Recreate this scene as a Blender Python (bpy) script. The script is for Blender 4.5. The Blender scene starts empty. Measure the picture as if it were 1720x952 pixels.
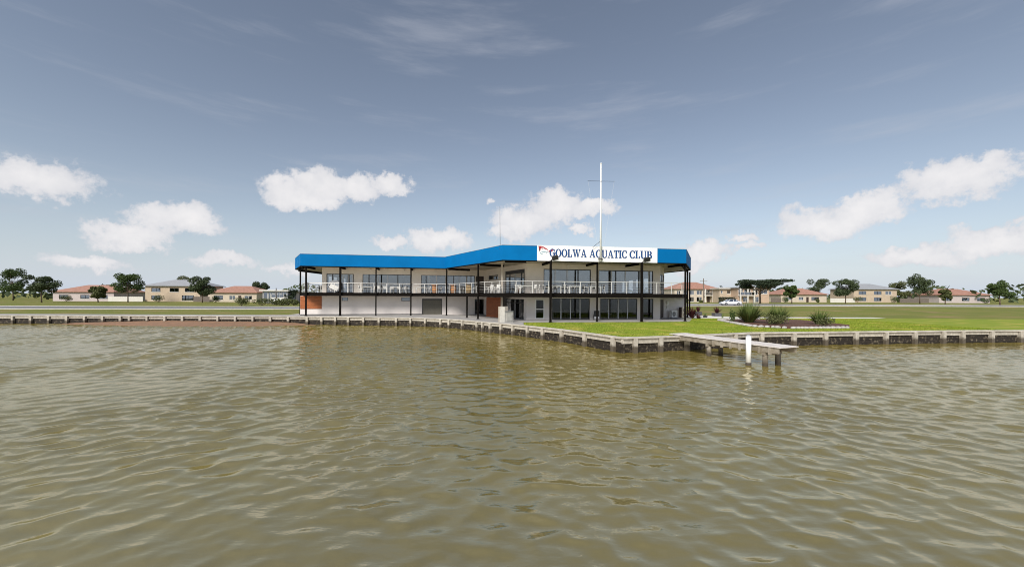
import bpy, math, random
import numpy as np
from mathutils import Vector, Matrix
random.seed(7)
R = math.radians
scn = bpy.context.scene
C = scn.collection

# ------------------------------------------------------------------ camera
F, TILT, CX, HY, CZ = 640.0, 0.005, 860.0, 496.0, 2.6
cam = bpy.data.cameras.new('camera')
cam.sensor_width = 36.0
cam.lens = F / 1720 * 36
cam.shift_y = (HY - 476) / 1720
cam.clip_start = 0.1
cam.clip_end = 8000
camo = bpy.data.objects.new('camera', cam)
C.objects.link(camo)
camo.location = (0, 0, CZ)
camo.rotation_euler = (math.pi / 2, -TILT, 0)
scn.camera = camo

# ------------------------------------------------------------------ light
SUN_EL, SUN_AZ = R(41), R(206)          # azimuth clockwise from +Y
sd = Vector((math.sin(SUN_AZ) * math.cos(SUN_EL), math.cos(SUN_AZ) * math.cos(SUN_EL), math.sin(SUN_EL)))
sun = bpy.data.lights.new('sun', 'SUN')
sun.energy = 2.4
sun.angle = R(24)
sun.color = (1.0, 0.95, 0.87)
suno = bpy.data.objects.new('sun', sun)
C.objects.link(suno)
suno.location = (-30, -30, 60)
suno.rotation_euler = (-sd).to_track_quat('-Z', 'Y').to_euler()

vs = scn.view_settings
vs.view_transform = 'Standard'
vs.look = 'None'
vs.gamma = 1.0
vs.exposure = 0.85
scn.render.engine = 'CYCLES'
scn.cycles.filter_width = 1.0
scn.cycles.use_denoising = True
scn.cycles.denoising_input_passes = 'RGB_ALBEDO_NORMAL'
scn.cycles.denoising_prefilter = 'ACCURATE'

def ray(px, py):
    dx, dy = px - CX, py - HY
    return ((dx * math.cos(TILT) + dy * math.sin(TILT)) / F, (dy * math.cos(TILT) - dx * math.sin(TILT)) / F)

def at(px, py, Y):
    x, dn = ray(px, py)
    return Vector((x * Y, Y, CZ - dn * Y))

def gnd(px, py, z=0.0):
    x, dn = ray(px, py)
    Y = (CZ - z) / dn
    return Vector((x * Y, Y))

# ------------------------------------------------------------------ world: sky with clouds
W = bpy.data.worlds.new('World')
scn.world = W
W.use_nodes = True
nt = W.node_tree
nt.nodes.clear()
def N(t, **k):
    n = nt.nodes.new(t)
    for a, b in k.items():
        setattr(n, a, b)
    return n
def lk(a, b):
    nt.links.new(a, b)
def M(op, a, b=None, clamp=False):
    n = N('ShaderNodeMath', operation=op, use_clamp=clamp)
    for i, v in enumerate((a, b)):
        if v is None: continue
        if isinstance(v, (int, float)): n.inputs[i].default_value = v
        else: lk(v, n.inputs[i])
    return n.outputs[0]
sky = N('ShaderNodeTexSky', sky_type='NISHITA', sun_disc=False)
sky.sun_elevation = SUN_EL
sky.sun_rotation = SUN_AZ
sky.air_density = 1.0
sky.dust_density = 0.6
sky.ozone_density = 1.0
hsv = N('ShaderNodeHueSaturation')
hsv.inputs['Saturation'].default_value = 0.72
hsv.inputs['Value'].default_value = 0.72
lk(sky.outputs[0], hsv.inputs['Color'])
tc = N('ShaderNodeTexCoord')
def noise(scale, detail, rough=0.55):
    n = N('ShaderNodeTexNoise')
    n.inputs['Scale'].default_value = scale
    n.inputs['Detail'].default_value = detail
    n.inputs['Roughness'].default_value = rough
    lk(tc.outputs['Generated'], n.inputs['Vector'])
    return n
def vsub(a, b):
    n = N('ShaderNodeVectorMath', operation='SUBTRACT'); lk(a, n.inputs[0]); n.inputs[1].default_value = b; return n.outputs[0]
def vscale(a, s):
    n = N('ShaderNodeVectorMath', operation='SCALE'); lk(a, n.inputs[0]); n.inputs['Scale'].default_value = s; return n.outputs[0]
def vadd(a, b):
    n = N('ShaderNodeVectorMath', operation='ADD'); lk(a, n.inputs[0]); lk(b, n.inputs[1]); return n.outputs[0]
w1 = vscale(vsub(noise(14, 3).outputs['Color'], (0.5, 0.5, 0.5)), 0.075)
w2 = vscale(vsub(noise(45, 4, 0.65).outputs['Color'], (0.5, 0.5, 0.5)), 0.042)
dirw = vadd(vadd(tc.outputs['Generated'], w1), w2)
def vdot(a, v):
    n = N('ShaderNodeVectorMath', operation='DOT_PRODUCT'); lk(a, n.inputs[0]); n.inputs[1].default_value = v; return n.outputs['Value']
clouds = [(488, 328, 44, 30, 1), (545, 312, 48, 32, 1), (595, 314, 42, 24, 1), (652, 314, 42, 18, 1), (525, 340, 50, 18, 1),
          (655, 406, 32, 14, .9), (735, 403, 52, 20, 1), (885, 372, 60, 26, 1), (935, 350, 52, 28, 1), (985, 354, 48, 17, 1),
          (855, 392, 42, 16, .9), (972, 386, 22, 8, .8), (826, 340, 10, 8, .7), (1180, 424, 46, 19, .95), (1130, 442, 55, 16, .8),
          (1246, 397, 22, 9, .8), (1252, 414, 22, 9, .7), (486, 453, 30, 10, .7),
          (300, 372, 70, 30, 1), (220, 395, 60, 24, 1), (60, 300, 80, 34, 1), (150, 440, 60, 14, .8), (380, 440, 60, 12, .7),
          (1390, 372, 70, 30, 1), (1450, 350, 50, 30, 1), (1600, 300, 80, 36, 1), (1540, 425, 70, 18, .9), (1690, 400, 60, 26, 1)]
dens = None
tops = None
def blob(c, rx, ry, amp):
    global dens
    c = Vector(c).normalized()
    rt = c.cross(Vector((0, 0, 1))).normalized()
    up = rt.cross(c).normalized()
    a = vdot(dirw, tuple(rt / rx))
    b = vdot(dirw, tuple(up / ry))
    f = vdot(dirw, tuple(c))
    q = M('ADD', M('MULTIPLY', a, a), M('MULTIPLY', b, b))
    d = M('MULTIPLY', M('SUBTRACT', 1.0, q), amp)
    front = M('GREATER_THAN', f, 0.0)
    d = M('SUBTRACT', M('MULTIPLY', M('MAXIMUM', d, -1.0), front), M('SUBTRACT', 1.0, front))
    dens = d if dens is None else M('MAXIMUM', dens, d)
for (px, py, rx, ry, am) in clouds:
    v = at(px, py, 1.0) - Vector((0, 0, CZ))
    L = v.length
    blob(v, rx / F / L * 1.1, ry / F / L * 1.12, am)
rr = random.Random(3)
for k in range(16):                      # the same broken cumulus all the way round
    az = R(70 + k * 220 / 15 + rr.uniform(-5, 5))
    el = R(rr.uniform(6, 28))
    blob((math.sin(az) * math.cos(el), math.cos(az) * math.cos(el), math.sin(el)), rr.uniform(.09, .17), rr.uniform(.03, .055), 1)
fine = noise(60, 5, 0.7)
dd = M('ADD', dens, M('MULTIPLY', M('SUBTRACT', fine.outputs['Fac'], 0.5), 1.25))
mr = N('ShaderNodeMapRange', interpolation_type='SMOOTHSTEP')
mr.inputs['From Min'].default_value = -0.08
mr.inputs['From Max'].default_value = 0.58
lk(dd, mr.inputs['Value'])
mpw = N('ShaderNodeMapping')
mpw.inputs['Scale'].default_value = (1.2, 1.2, 9.0)
lk(tc.outputs['Generated'], mpw.inputs['Vector'])
ci = N('ShaderNodeTexNoise'); ci.inputs['Scale'].default_value = 2.4; ci.inputs['Detail'].default_value = 6; ci.inputs['Roughness'].default_value = 0.6
lk(mpw.outputs[0], ci.inputs['Vector'])
cm = N('ShaderNodeMapRange', interpolation_type='SMOOTHSTEP'); cm.inputs['From Min'].default_value = 0.50; cm.inputs['From Max'].default_value = 0.85; cm.inputs['To Max'].default_value = 0.34
lk(ci.outputs['Fac'], cm.inputs['Value'])
cover = M('MAXIMUM', M('MULTIPLY', mr.outputs[0], 0.92), cm.outputs[0])
sh = noise(22, 4, 0.6)
ccol = N('ShaderNodeMix', data_type='RGBA')
ccol.inputs['A'].default_value = (3.5, 3.65, 4.1, 1)
ccol.inputs['B'].default_value = (6.0, 5.85, 5.85, 1)
lk(M('ADD', M('MULTIPLY', dens, 0.55), M('MULTIPLY', sh.outputs['Fac'], 0.7), True), ccol.inputs['Factor'])
mixc = N('ShaderNodeMix', data_type='RGBA')
lk(cover, mixc.inputs['Factor'])
sxyz = N('ShaderNodeSeparateXYZ')
lk(tc.outputs['Generated'], sxyz.inputs[0])
low = M('POWER', M('SUBTRACT', 1.0, M('MAXIMUM', sxyz.outputs['Z'], 0.0), True), 9.0)     # pale horizon haze, the same all round
hz_ = N('ShaderNodeMix', data_type='RGBA')
hz_.inputs['B'].default_value = (3.95, 4.4, 5.1, 1)
lk(low, hz_.inputs['Factor'])
lk(hsv.outputs[0], hz_.inputs['A'])
lk(hz_.outputs['Result'], mixc.inputs['A'])
lk(ccol.outputs['Result'], mixc.inputs['B'])
bg = N('ShaderNodeBackground')
bg.inputs['Strength'].default_value = 0.085
lk(mixc.outputs['Result'], bg.inputs['Color'])
wo = N('ShaderNodeOutputWorld')
lk(bg.outputs[0], wo.inputs['Surface'])

# ------------------------------------------------------------------ materials
def mat(name, col, rough=0.6, var=0.12, nscale=3.0, bump=0.0, bscale=20.0, metal=0.0, col2=None, spec=0.5, stretch=None):
    m = bpy.data.materials.new(name)
    m.use_nodes = True
    t = m.node_tree
    b = t.nodes['Principled BSDF']
    b.inputs['Roughness'].default_value = rough
    b.inputs['Metallic'].default_value = metal
    b.inputs['Specular IOR Level'].default_value = spec
    tco = t.nodes.new('ShaderNodeTexCoord')
    vec = tco.outputs['Object']
    if stretch:
        mp = t.nodes.new('ShaderNodeMapping')
        mp.inputs['Scale'].default_value = stretch
        t.links.new(vec, mp.inputs['Vector'])
        vec = mp.outputs[0]
    if var > 0 or col2:
        n = t.nodes.new('ShaderNodeTexNoise')
        n.inputs['Scale'].default_value = nscale
        n.inputs['Detail'].default_value = 6
        n.inputs['Roughness'].default_value = 0.6
        t.links.new(vec, n.inputs['Vector'])
        r = t.nodes.new('ShaderNodeValToRGB')
        r.color_ramp.elements[0].position = 0.32
        r.color_ramp.elements[1].position = 0.68
        lo = col2 if col2 else tuple(c * (1 - var) for c in col)
        hi = col if col2 else tuple(min(1, c * (1 + var)) for c in col)
        r.color_ramp.elements[0].color = (*lo, 1)
        r.color_ramp.elements[1].color = (*hi, 1)
        t.links.new(n.outputs['Fac'], r.inputs['Fac'])
        t.links.new(r.outputs['Color'], b.inputs['Base Color'])
    else:
        b.inputs['Base Color'].default_value = (*col, 1)
    if bump > 0:
        n2 = t.nodes.new('ShaderNodeTexNoise')
        n2.inputs['Scale'].default_value = bscale
        n2.inputs['Detail'].default_value = 4
        t.links.new(vec, n2.inputs['Vector'])
        bp = t.nodes.new('ShaderNodeBump')
        bp.inputs['Strength'].default_value = bump
        bp.inputs['Distance'].default_value = 0.05
        t.links.new(n2.outputs['Fac'], bp.inputs['Height'])
        t.links.new(bp.outputs['Normal'], b.inputs['Normal'])
    return m

def zstain(m, z0, z1, dark, amount=0.9, ragged=0.25):
    """wet tide mark: the surface is stained dark below z1 (world height), fully below z0"""
    t = m.node_tree
    b = t.nodes['Principled BSDF']
    src = b.inputs['Base Color'].links[0].from_socket
    g = t.nodes.new('ShaderNodeNewGeometry')
    sx = t.nodes.new('ShaderNodeSeparateXYZ')
    t.links.new(g.outputs['Position'], sx.inputs[0])
    n = t.nodes.new('ShaderNodeTexNoise')
    n.inputs['Scale'].default_value = 2.6
    n.inputs['Detail'].default_value = 6
    n.inputs['Roughness'].default_value = 0.7
    t.links.new(g.outputs['Position'], n.inputs['Vector'])
    ad = t.nodes.new('ShaderNodeMath'); ad.operation = 'MULTIPLY_ADD'
    t.links.new(n.outputs['Fac'], ad.inputs[0]); ad.inputs[1].default_value = ragged * 2
    t.links.new(sx.outputs['Z'], ad.inputs[2])
    r = t.nodes.new('ShaderNodeMapRange')
    r.inputs['From Min'].default_value = z0 + ragged
    r.inputs['From Max'].default_value = z1 + ragged
    r.inputs['To Min'].default_value = amount
    r.inputs['To Max'].default_value = 0
    t.links.new(ad.outputs[0], r.inputs['Value'])
    mx = t.nodes.new('ShaderNodeMix'); mx.data_type = 'RGBA'
    t.links.new(r.outputs[0], mx.inputs['Factor'])
    t.links.new(src, mx.inputs['A'])
    mx.inputs['B'].default_value = (*dark, 1)
    t.links.new(mx.outputs['Result'], b.inputs['Base Color'])
    return m

def glass(name, tint, base=0.10, edge=0.8, col=(0.9, 0.95, 1.0)):
    m = bpy.data.materials.new(name)
    m.use_nodes = True
    t = m.node_tree
    t.nodes.clear()
    o = t.nodes.new('ShaderNodeOutputMaterial')
    tr = t.nodes.new('ShaderNodeBsdfTransparent'); tr.inputs[0].default_value = (*tint, 1)
    gl = t.nodes.new('ShaderNodeBsdfGlossy'); gl.inputs['Roughness'].default_value = 0.02
    gl.inputs['Color'].default_value = (*col, 1)
    lw = t.nodes.new('ShaderNodeLayerWeight'); lw.inputs['Blend'].default_value = 0.25
    mrn = t.nodes.new('ShaderNodeMapRange')
    mrn.inputs['To Min'].default_value = base
    mrn.inputs['To Max'].default_value = edge
    t.links.new(lw.outputs['Facing'], mrn.inputs['Value'])
    mx = t.nodes.new('ShaderNodeMixShader')
    t.links.new(mrn.outputs[0], mx.inputs[0])
    t.links.new(tr.outputs[0], mx.inputs[1])
    t.links.new(gl.outputs[0], mx.inputs[2])
    t.links.new(mx.outputs[0], o.inputs[0])
    return m

m_blue = mat('blue_fascia', (0.001, 0.140, 0.385), 0.65, 0.08, 0.5, 0.05, 1.2, spec=0.06)
m_white = mat('white_paint', (0.80, 0.80, 0.79), 0.45, 0.03, 2)
m_sign = mat('sign_white', (0.86, 0.86, 0.86), 0.5, 0.02, 2)
m_letter = mat('letter_blue', (0.006, 0.055, 0.20), 0.5, 0.04)
m_red = mat('logo_red', (0.36, 0.02, 0.03), 0.5, 0.1, 4)
m_teal = mat('logo_teal', (0.05, 0.25, 0.33), 0.5, 0.05)
m_dark = mat('charcoal_steel', (0.007, 0.0055, 0.0045), 0.8, 0.2, 4, spec=0.08)
m_wall = mat('cream_render', (0.76, 0.69, 0.62), 0.85, 0.06, 0.8, 0.08, 30)
m_wall2 = mat('pale_panel_wall', (0.72, 0.67, 0.64), 0.85, 0.06, 0.7, 0.08, 30)
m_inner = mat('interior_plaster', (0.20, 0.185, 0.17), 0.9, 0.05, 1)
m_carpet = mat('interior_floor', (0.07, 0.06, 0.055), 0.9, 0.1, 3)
m_soffit = mat('soffit_lining', (0.55, 0.49, 0.39), 0.8, 0.08, 0.8)
m_cedar = mat('cedar_board', (0.36, 0.105, 0.028), 0.55, 0.3, 2.2, 0.15, 14, stretch=(1, 1, 9))
m_cedar_shaded = mat('shaded_cedar_board', (0.27, 0.075, 0.021), 0.6, 0.3, 2.2, 0.15, 14, stretch=(1, 1, 9))  # darker copy of the cedar: shade on the screen wall put into its colour
m_roof = mat('roof_sheet', (0.45, 0.46, 0.47), 0.45, 0.08, 1)
m_alu = mat('dark_window_frame', (0.035, 0.037, 0.042), 0.4, 0.1, 5)
m_alu_pale = mat('silver_mullion', (0.52, 0.53, 0.55), 0.4, 0.05, 5)
m_galv = mat('galvanised_rail', (0.66, 0.65, 0.63), 0.42, 0.08, 6, metal=0.15)
m_tan = mat('tan_post', (0.42, 0.37, 0.31), 0.7, 0.06)
m_roller = mat('roller_door', (0.135, 0.125, 0.098), 0.6, 0.08, 1.5)
m_glassU = glass('upper_glass', (0.90, 0.92, 0.94), 0.15, 0.9)
m_glassL = glass('lower_glass', (0.70, 0.70, 0.68), 0.02, 0.7)
m_glassC = glass('clear_glass', (0.96, 0.97, 0.97), 0.03, 0.6)
m_glassH = glass('house_glass', (0.35, 0.37, 0.4), 0.22, 0.8)
m_concrete = mat('pavement_concrete', (0.35, 0.335, 0.32), 0.9, 0.14, 0.9, 0.2, 25)
m_path = mat('white_path', (0.72, 0.70, 0.67), 0.9, 0.08, 1.0)
m_bbq = mat('weathered_block', (0.47, 0.455, 0.415), 0.8, 0.12, 3, 0.15, 25)
m_steel = mat('brushed_steel', (0.45, 0.46, 0.47), 0.38, 0.1, 4, metal=0.6)
m_timber = zstain(mat('weathered_timber', (0.50, 0.46, 0.40), 0.85, 0.25, 3.0, 0.35, 18, col2=(0.33, 0.30, 0.25), stretch=(2, 2, 1)), -0.60, -0.42, (0.055, 0.040, 0.024))
m_cap = mat('bleached_cap', (0.62, 0.58, 0.51), 0.85, 0.2, 1.6, 0.3, 20, col2=(0.36, 0.325, 0.275))
m_plank = mat('jetty_plank', (0.74, 0.69, 0.66), 0.85, 0.2, 3.0, 0.3, 20, col2=(0.55, 0.51, 0.48))
m_jbeam = zstain(mat('jetty_beam', (0.36, 0.32, 0.26), 0.85, 0.3, 2.5, 0.35, 16, col2=(0.17, 0.14, 0.10)), -0.8, -0.35, (0.03, 0.022, 0.014))
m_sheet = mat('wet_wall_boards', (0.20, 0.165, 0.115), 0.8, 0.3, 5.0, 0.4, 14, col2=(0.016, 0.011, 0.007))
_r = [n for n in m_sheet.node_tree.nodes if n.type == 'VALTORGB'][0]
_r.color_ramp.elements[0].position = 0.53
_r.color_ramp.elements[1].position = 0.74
m_asphalt = mat('asphalt', (0.155, 0.155, 0.165), 0.9, 0.12, 1.2, 0.1, 40)
m_kerb = mat('kerb_concrete', (0.52, 0.50, 0.47), 0.9, 0.1, 2)
m_sand = mat('wet_sand', (0.30, 0.165, 0.10), 0.8, 0.2, 2.0, 0.2, 15, col2=(0.20, 0.125, 0.075))
m_mulch = mat('bark_mulch', (0.115, 0.055, 0.035), 0.95, 0.4, 9, 0.6, 25)
m_stone = mat('edging_stone', (0.42, 0.40, 0.38), 0.9, 0.2, 5, 0.4, 15)
m_plastic = mat('white_plastic', (0.72, 0.71, 0.69), 0.5, 0.04)
m_black = mat('black_plastic', (0.018, 0.018, 0.021), 0.5, 0.2)
m_greytop = mat('pale_grey_top', (0.50, 0.51, 0.54), 0.5, 0.06, 4)
m_barrel = mat('oak_barrel', (0.48, 0.21, 0.075), 0.6, 0.25, 4, 0.2, 12, stretch=(4, 4, .6))
m_barrel2 = mat('yellow_oak_barrel', (0.36, 0.24, 0.10), 0.6, 0.25, 4, 0.2, 12, stretch=(4, 4, .6))
m_hoop = mat('barrel_hoop', (0.12, 0.10, 0.09), 0.5, 0.2, metal=0.6)
m_acwhite = mat('ac_white', (0.85, 0.84, 0.80), 0.5, 0.04)
m_acbeige = mat('ac_beige', (0.64, 0.58, 0.47), 0.55, 0.06)
m_brown = mat('dark_brown_metal', (0.045, 0.026, 0.02), 0.6, 0.2)
m_pot = mat('grey_planter', (0.105, 0.105, 0.115), 0.8, 0.15, 3)
m_dirt = mat('soil', (0.05, 0.035, 0.025), 0.95, 0.3, 9)
m_bark = mat('tree_bark', (0.14, 0.10, 0.07), 0.95, 0.3, 5, 0.4, 12)
m_carpaint = mat('white_car_paint', (0.74, 0.75, 0.77), 0.25, 0.02)
m_tyre = mat('tyre_rubber', (0.02, 0.02, 0.02), 0.85, 0.1)
m_rim = mat('wheel_rim', (0.4, 0.4, 0.42), 0.35, 0.05, metal=0.7)
m_lamp = mat('lamp_cover', (0.75, 0.73, 0.68), 0.35, 0.02)
m_tail = mat('tail_light', (0.35, 0.02, 0.02), 0.3, 0.05)
m_tile = mat('terracotta_tile', (0.36, 0.19, 0.14), 0.85, 0.18, 1.5, 0.3, 8)
m_houseA = mat('cream_brick', (0.55, 0.47, 0.38), 0.9, 0.08, 1)
m_houseB = mat('peach_render', (0.52, 0.38, 0.28), 0.9, 0.08, 1)
m_houseC = mat('beige_render', (0.50, 0.40, 0.30), 0.9, 0.08, 1)
m_houseD = mat('pinkish_wall', (0.50, 0.43, 0.42), 0.9, 0.06, 1)
m_houseE = mat('grey_clad', (0.30, 0.31, 0.33), 0.8, 0.08, 1)
m_trim = mat('house_trim', (0.70, 0.67, 0.62), 0.7, 0.05, 1)
m_poletimber = mat('pole_timber', (0.17, 0.14, 0.12), 0.9, 0.2, 4)

def leafmat(name, a, b, sc=0.9):
    m = mat(name, a, 0.65, 0.3, sc, col2=b, spec=0.25)
    bs = m.node_tree.nodes['Principled BSDF']
    bs.inputs['Subsurface Weight'].default_value = 0.0
    return m
m_leaf1 = leafmat('hedge_leaf', (0.085, 0.125, 0.035), (0.045, 0.075, 0.022))
m_leaf2 = leafmat('scrub_leaf', (0.14, 0.15, 0.055), (0.075, 0.09, 0.035))
m_pine = leafmat('pine_needle', (0.040, 0.058, 0.030), (0.022, 0.034, 0.020))
m_flax = leafmat('flax_blade', (0.16, 0.20, 0.055), (0.07, 0.115, 0.03), 1.6)
m_cord = leafmat('burgundy_blade', (0.105, 0.022, 0.026), (0.045, 0.012, 0.016), 2)
m_gum = leafmat('gum_leaf', (0.085, 0.11, 0.05), (0.045, 0.065, 0.03))

def grassmat(name, a, b, c, sc=0.22):
    m = mat(name, a, 0.9, 0.3, sc, 0.5, 22, col2=b, spec=0.15)
    t = m.node_tree
    bs = t.nodes['Principled BSDF']
    src = bs.inputs['Base Color'].links[0].from_socket
    g = t.nodes.new('ShaderNodeNewGeometry')
    n = t.nodes.new('ShaderNodeTexNoise'); n.inputs['Scale'].default_value = sc * 2.2
    n.inputs['Detail'].default_value = 5
    t.links.new(g.outputs['Position'], n.inputs['Vector'])
    r = t.nodes.new('ShaderNodeMapRange'); r.inputs['From Min'].default_value = 0.52; r.inputs['From Max'].default_value = 0.72
    t.links.new(n.outputs['Fac'], r.inputs['Value'])
    mx = t.nodes.new('ShaderNodeMix'); mx.data_type = 'RGBA'
    t.links.new(r.outputs[0], mx.inputs['Factor'])
    t.links.new(src, mx.inputs['A']); mx.inputs['B'].default_value = (*c, 1)
    n3 = t.nodes.new('ShaderNodeTexNoise'); n3.inputs['Scale'].default_value = 9; n3.inputs['Detail'].default_value = 4
    t.links.new(g.outputs['Position'], n3.inputs['Vector'])
    r3 = t.nodes.new('ShaderNodeMapRange'); r3.inputs['To Min'].default_value = 0.72; r3.inputs['To Max'].default_value = 1.28
    t.links.new(n3.outputs['Fac'], r3.inputs['Value'])
    ml = t.nodes.new('ShaderNodeVectorMath'); ml.operation = 'SCALE'
    t.links.new(mx.outputs['Result'], ml.inputs[0]); t.links.new(r3.outputs[0], ml.inputs['Scale'])
    t.links.new(ml.outputs[0], bs.inputs['Base Color'])
    return m
m_lawn = grassmat('lawn_turf', (0.26, 0.305, 0.040), (0.195, 0.265, 0.030), (0.42, 0.36, 0.09))
m_blade = grassmat('lawn_blades', (0.28, 0.325, 0.042), (0.195, 0.27, 0.030), (0.42, 0.36, 0.095))
m_ground = grassmat('rough_grass', (0.20, 0.205, 0.05), (0.15, 0.17, 0.04), (0.31, 0.22, 0.11), 0.09)

# ------------------------------------------------------------------ mesh helpers
class MB:
    def __init__(s): s.v, s.f = [], []
    def add(s, vs_, fs):
        k = len(s.v); s.v += [tuple(v) for v in vs_]; s.f += [tuple(i + k for i in f) for f in fs]; return s
    def hexa(s, p):   # p: 4 bottom (ccw) + 4 top
        return s.add(p, [(3, 2, 1, 0), (4, 5, 6, 7), (0, 1, 5, 4), (1, 2, 6, 5), (2, 3, 7, 6), (3, 0, 4, 7)])
    def box(s, c, d, rz=0.0):
        x, y, z = (a / 2 for a in d); cs, sn = math.cos(rz), math.sin(rz); p = []
        for zz in (-z, z):
            for xx, yy in ((-x, -y), (x, -y), (x, y), (-x, y)):
                p.append((c[0] + xx * cs - yy * sn, c[1] + xx * sn + yy * cs, c[2] + zz))
        return s.hexa(p)
    def obox(s, L, u0, u1, z0, z1, o0, o1):   # along line L, offset o along its outward normal
        p = []
        for z in (z0, z1):
            for u, o in ((u0, o1), (u1, o1), (u1, o0), (u0, o0)):
                q = L.pt(u, o); p.append((q[0], q[1], z))
        return s.hexa(p)
    def prism(s, poly, z0, z1):
        n = len(poly)
        a = sum(poly[i][0] * poly[(i + 1) % n][1] - poly[(i + 1) % n][0] * poly[i][1] for i in range(n))
        if a < 0: poly = poly[::-1]
        vs_ = [(p[0], p[1], z0) for p in poly] + [(p[0], p[1], z1) for p in poly]
        fs = [tuple(range(n - 1, -1, -1)), tuple(range(n, 2 * n))] + [(i, (i + 1) % n, n + (i + 1) % n, n + i) for i in range(n)]
        return s.add(vs_, fs)
    def tube(s, p, q, r0, r1=None, n=8, cap=True):
        r1 = r0 if r1 is None else r1
        p, q = Vector(p), Vector(q); d = (q - p)
        if d.length < 1e-6: return s
        d.normalize(); a = d.orthogonal().normalized(); b = d.cross(a)
        vs_ = []
        for c, r in ((p, r0), (q, r1)):
            for i in range(n):
                t = 2 * math.pi * i / n; vs_.append(c + a * math.cos(t) * r + b * math.sin(t) * r)
        fs = [(i, (i + 1) % n, n + (i + 1) % n, n + i) for i in range(n)]
        if cap: fs += [tuple(range(n - 1, -1, -1)), tuple(range(n, 2 * n))]
        return s.add(vs_, fs)
    def lathe(s, c, prof, n=16):   # prof: list of (r, z), closed with caps
        k = len(prof); vs_ = []
        for r, z in prof:
            for i in range(n):
                t = 2 * math.pi * i / n; vs_.append((c[0] + r * math.cos(t), c[1] + r * math.sin(t), c[2] + z))
        fs = [(j * n + i, j * n + (i + 1) % n, (j + 1) * n + (i + 1) % n, (j + 1) * n + i) for j in range(k - 1) for i in range(n)]
        fs += [tuple(range(n - 1, -1, -1)), tuple(range((k - 1) * n, k * n))]
        return s.add(vs_, fs)
    def sphere(s, c, r, nu=10, nv=6, sc=(1, 1, 1)):
        prof = [(r * math.sin(math.pi * j / nv) + (1e-4 if j in (0, nv) else 0), -r * math.cos(math.pi * j / nv)) for j in range(nv + 1)]
        k = len(s.v); s.lathe((0, 0, 0), prof, nu)
        for i in range(k, len(s.v)):
            v = s.v[i]; s.v[i] = (c[0] + v[0] * sc[0], c[1] + v[1] * sc[1], c[2] + v[2] * sc[2])
        return s
    def build(s, name, m, parent=None, smooth=False, local=False):
        me = bpy.data.meshes.new(name)
        me.from_pydata(s.v, [], s.f)
        me.materials.append(m)
        if smooth:
            me.polygons.foreach_set('use_smooth', [True] * len(me.polygons))
        return link(name, me, parent, local)

WL = {}      # world location of every object
def link(name, me, parent=None, local=False):
    o = bpy.data.objects.new(name, me)
    C.objects.link(o)
    if parent is not None:
        o.parent = parent
        if not local:
            o.location = -WL[parent.name]
    WL[o.name] = Vector((0, 0, 0)) if not local else (WL[parent.name] if parent is not None else Vector((0, 0, 0)))
    return o
def tag(o, label=None, cat=None, group=None, kind=None):
    if label: o['label'] = label
    if cat: o['category'] = cat
    if group: o['group'] = group
    if kind: o['kind'] = kind
    return o
def thing(name, loc, label, cat, group=None, rz=0.0):
    o = bpy.data.objects.new(name, None)
    o.empty_display_size = 0.3
    C.objects.link(o)
    o.location = loc
    o.rotation_euler = (0, 0, rz)
    WL[o.name] = Vector(loc)
    return tag(o, label, cat, group)
def copy_tree(o, parent=None):
    c = o.copy()
    C.objects.link(c)
    c.parent = parent
    for ch in o.children:
        copy_tree(ch, c)
    return c
def dup(o, loc, rz, label, group=None):
    c = copy_tree(o)
    c.location = loc
    c.rotation_euler = (0, 0, rz)
    c['label'] = label
    if group: c['group'] = group
    return c

class Line:
    def __init__(s, P, Q):
        s.P, s.Q = Vector((P[0], P[1])), Vector((Q[0], Q[1]))
        s.len = (s.Q - s.P).length
        s.d = (s.Q - s.P) / s.len
        s.n = Vector((s.d.y, -s.d.x))
    def pt(s, u, o=0.0):
        return s.P + s.d * u + s.n * o
    def u(s, px, py=HY, o=0.0):        # distance along the line at which an image column meets it
        x, _ = ray(px, py)
        P = s.P + s.n * o
        # (P + d u) = (xY, Y)
        return (P.x - x * P.y) / (x * s.d.y - s.d.x)
    def z(s, px, py, o=0.0):
        u = s.u(px, py, o); q = s.pt(u, o); _, dn = ray(px, py)
        return CZ - dn * q.y

def inset(poly, d):
    n = len(poly)
    a = sum(poly[i][0] * poly[(i + 1) % n][1] - poly[(i + 1) % n][0] * poly[i][1] for i in range(n))
    sgn = 1 if a > 0 else -1
    out = []
    for i in range(n):
        p0, p1, p2 = Vector(poly[i - 1][:2]), Vector(poly[i][:2]), Vector(poly[(i + 1) % n][:2])
        d1, d2 = (p1 - p0).normalized(), (p2 - p1).normalized()
        n1, n2 = Vector((-d1.y, d1.x)) * sgn, Vector((-d2.y, d2.x)) * sgn
        k = (n1 + n2)
        k = k / (k.length ** 2) * 2
        out.append(tuple(p1 + k * d))
    return out

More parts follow.
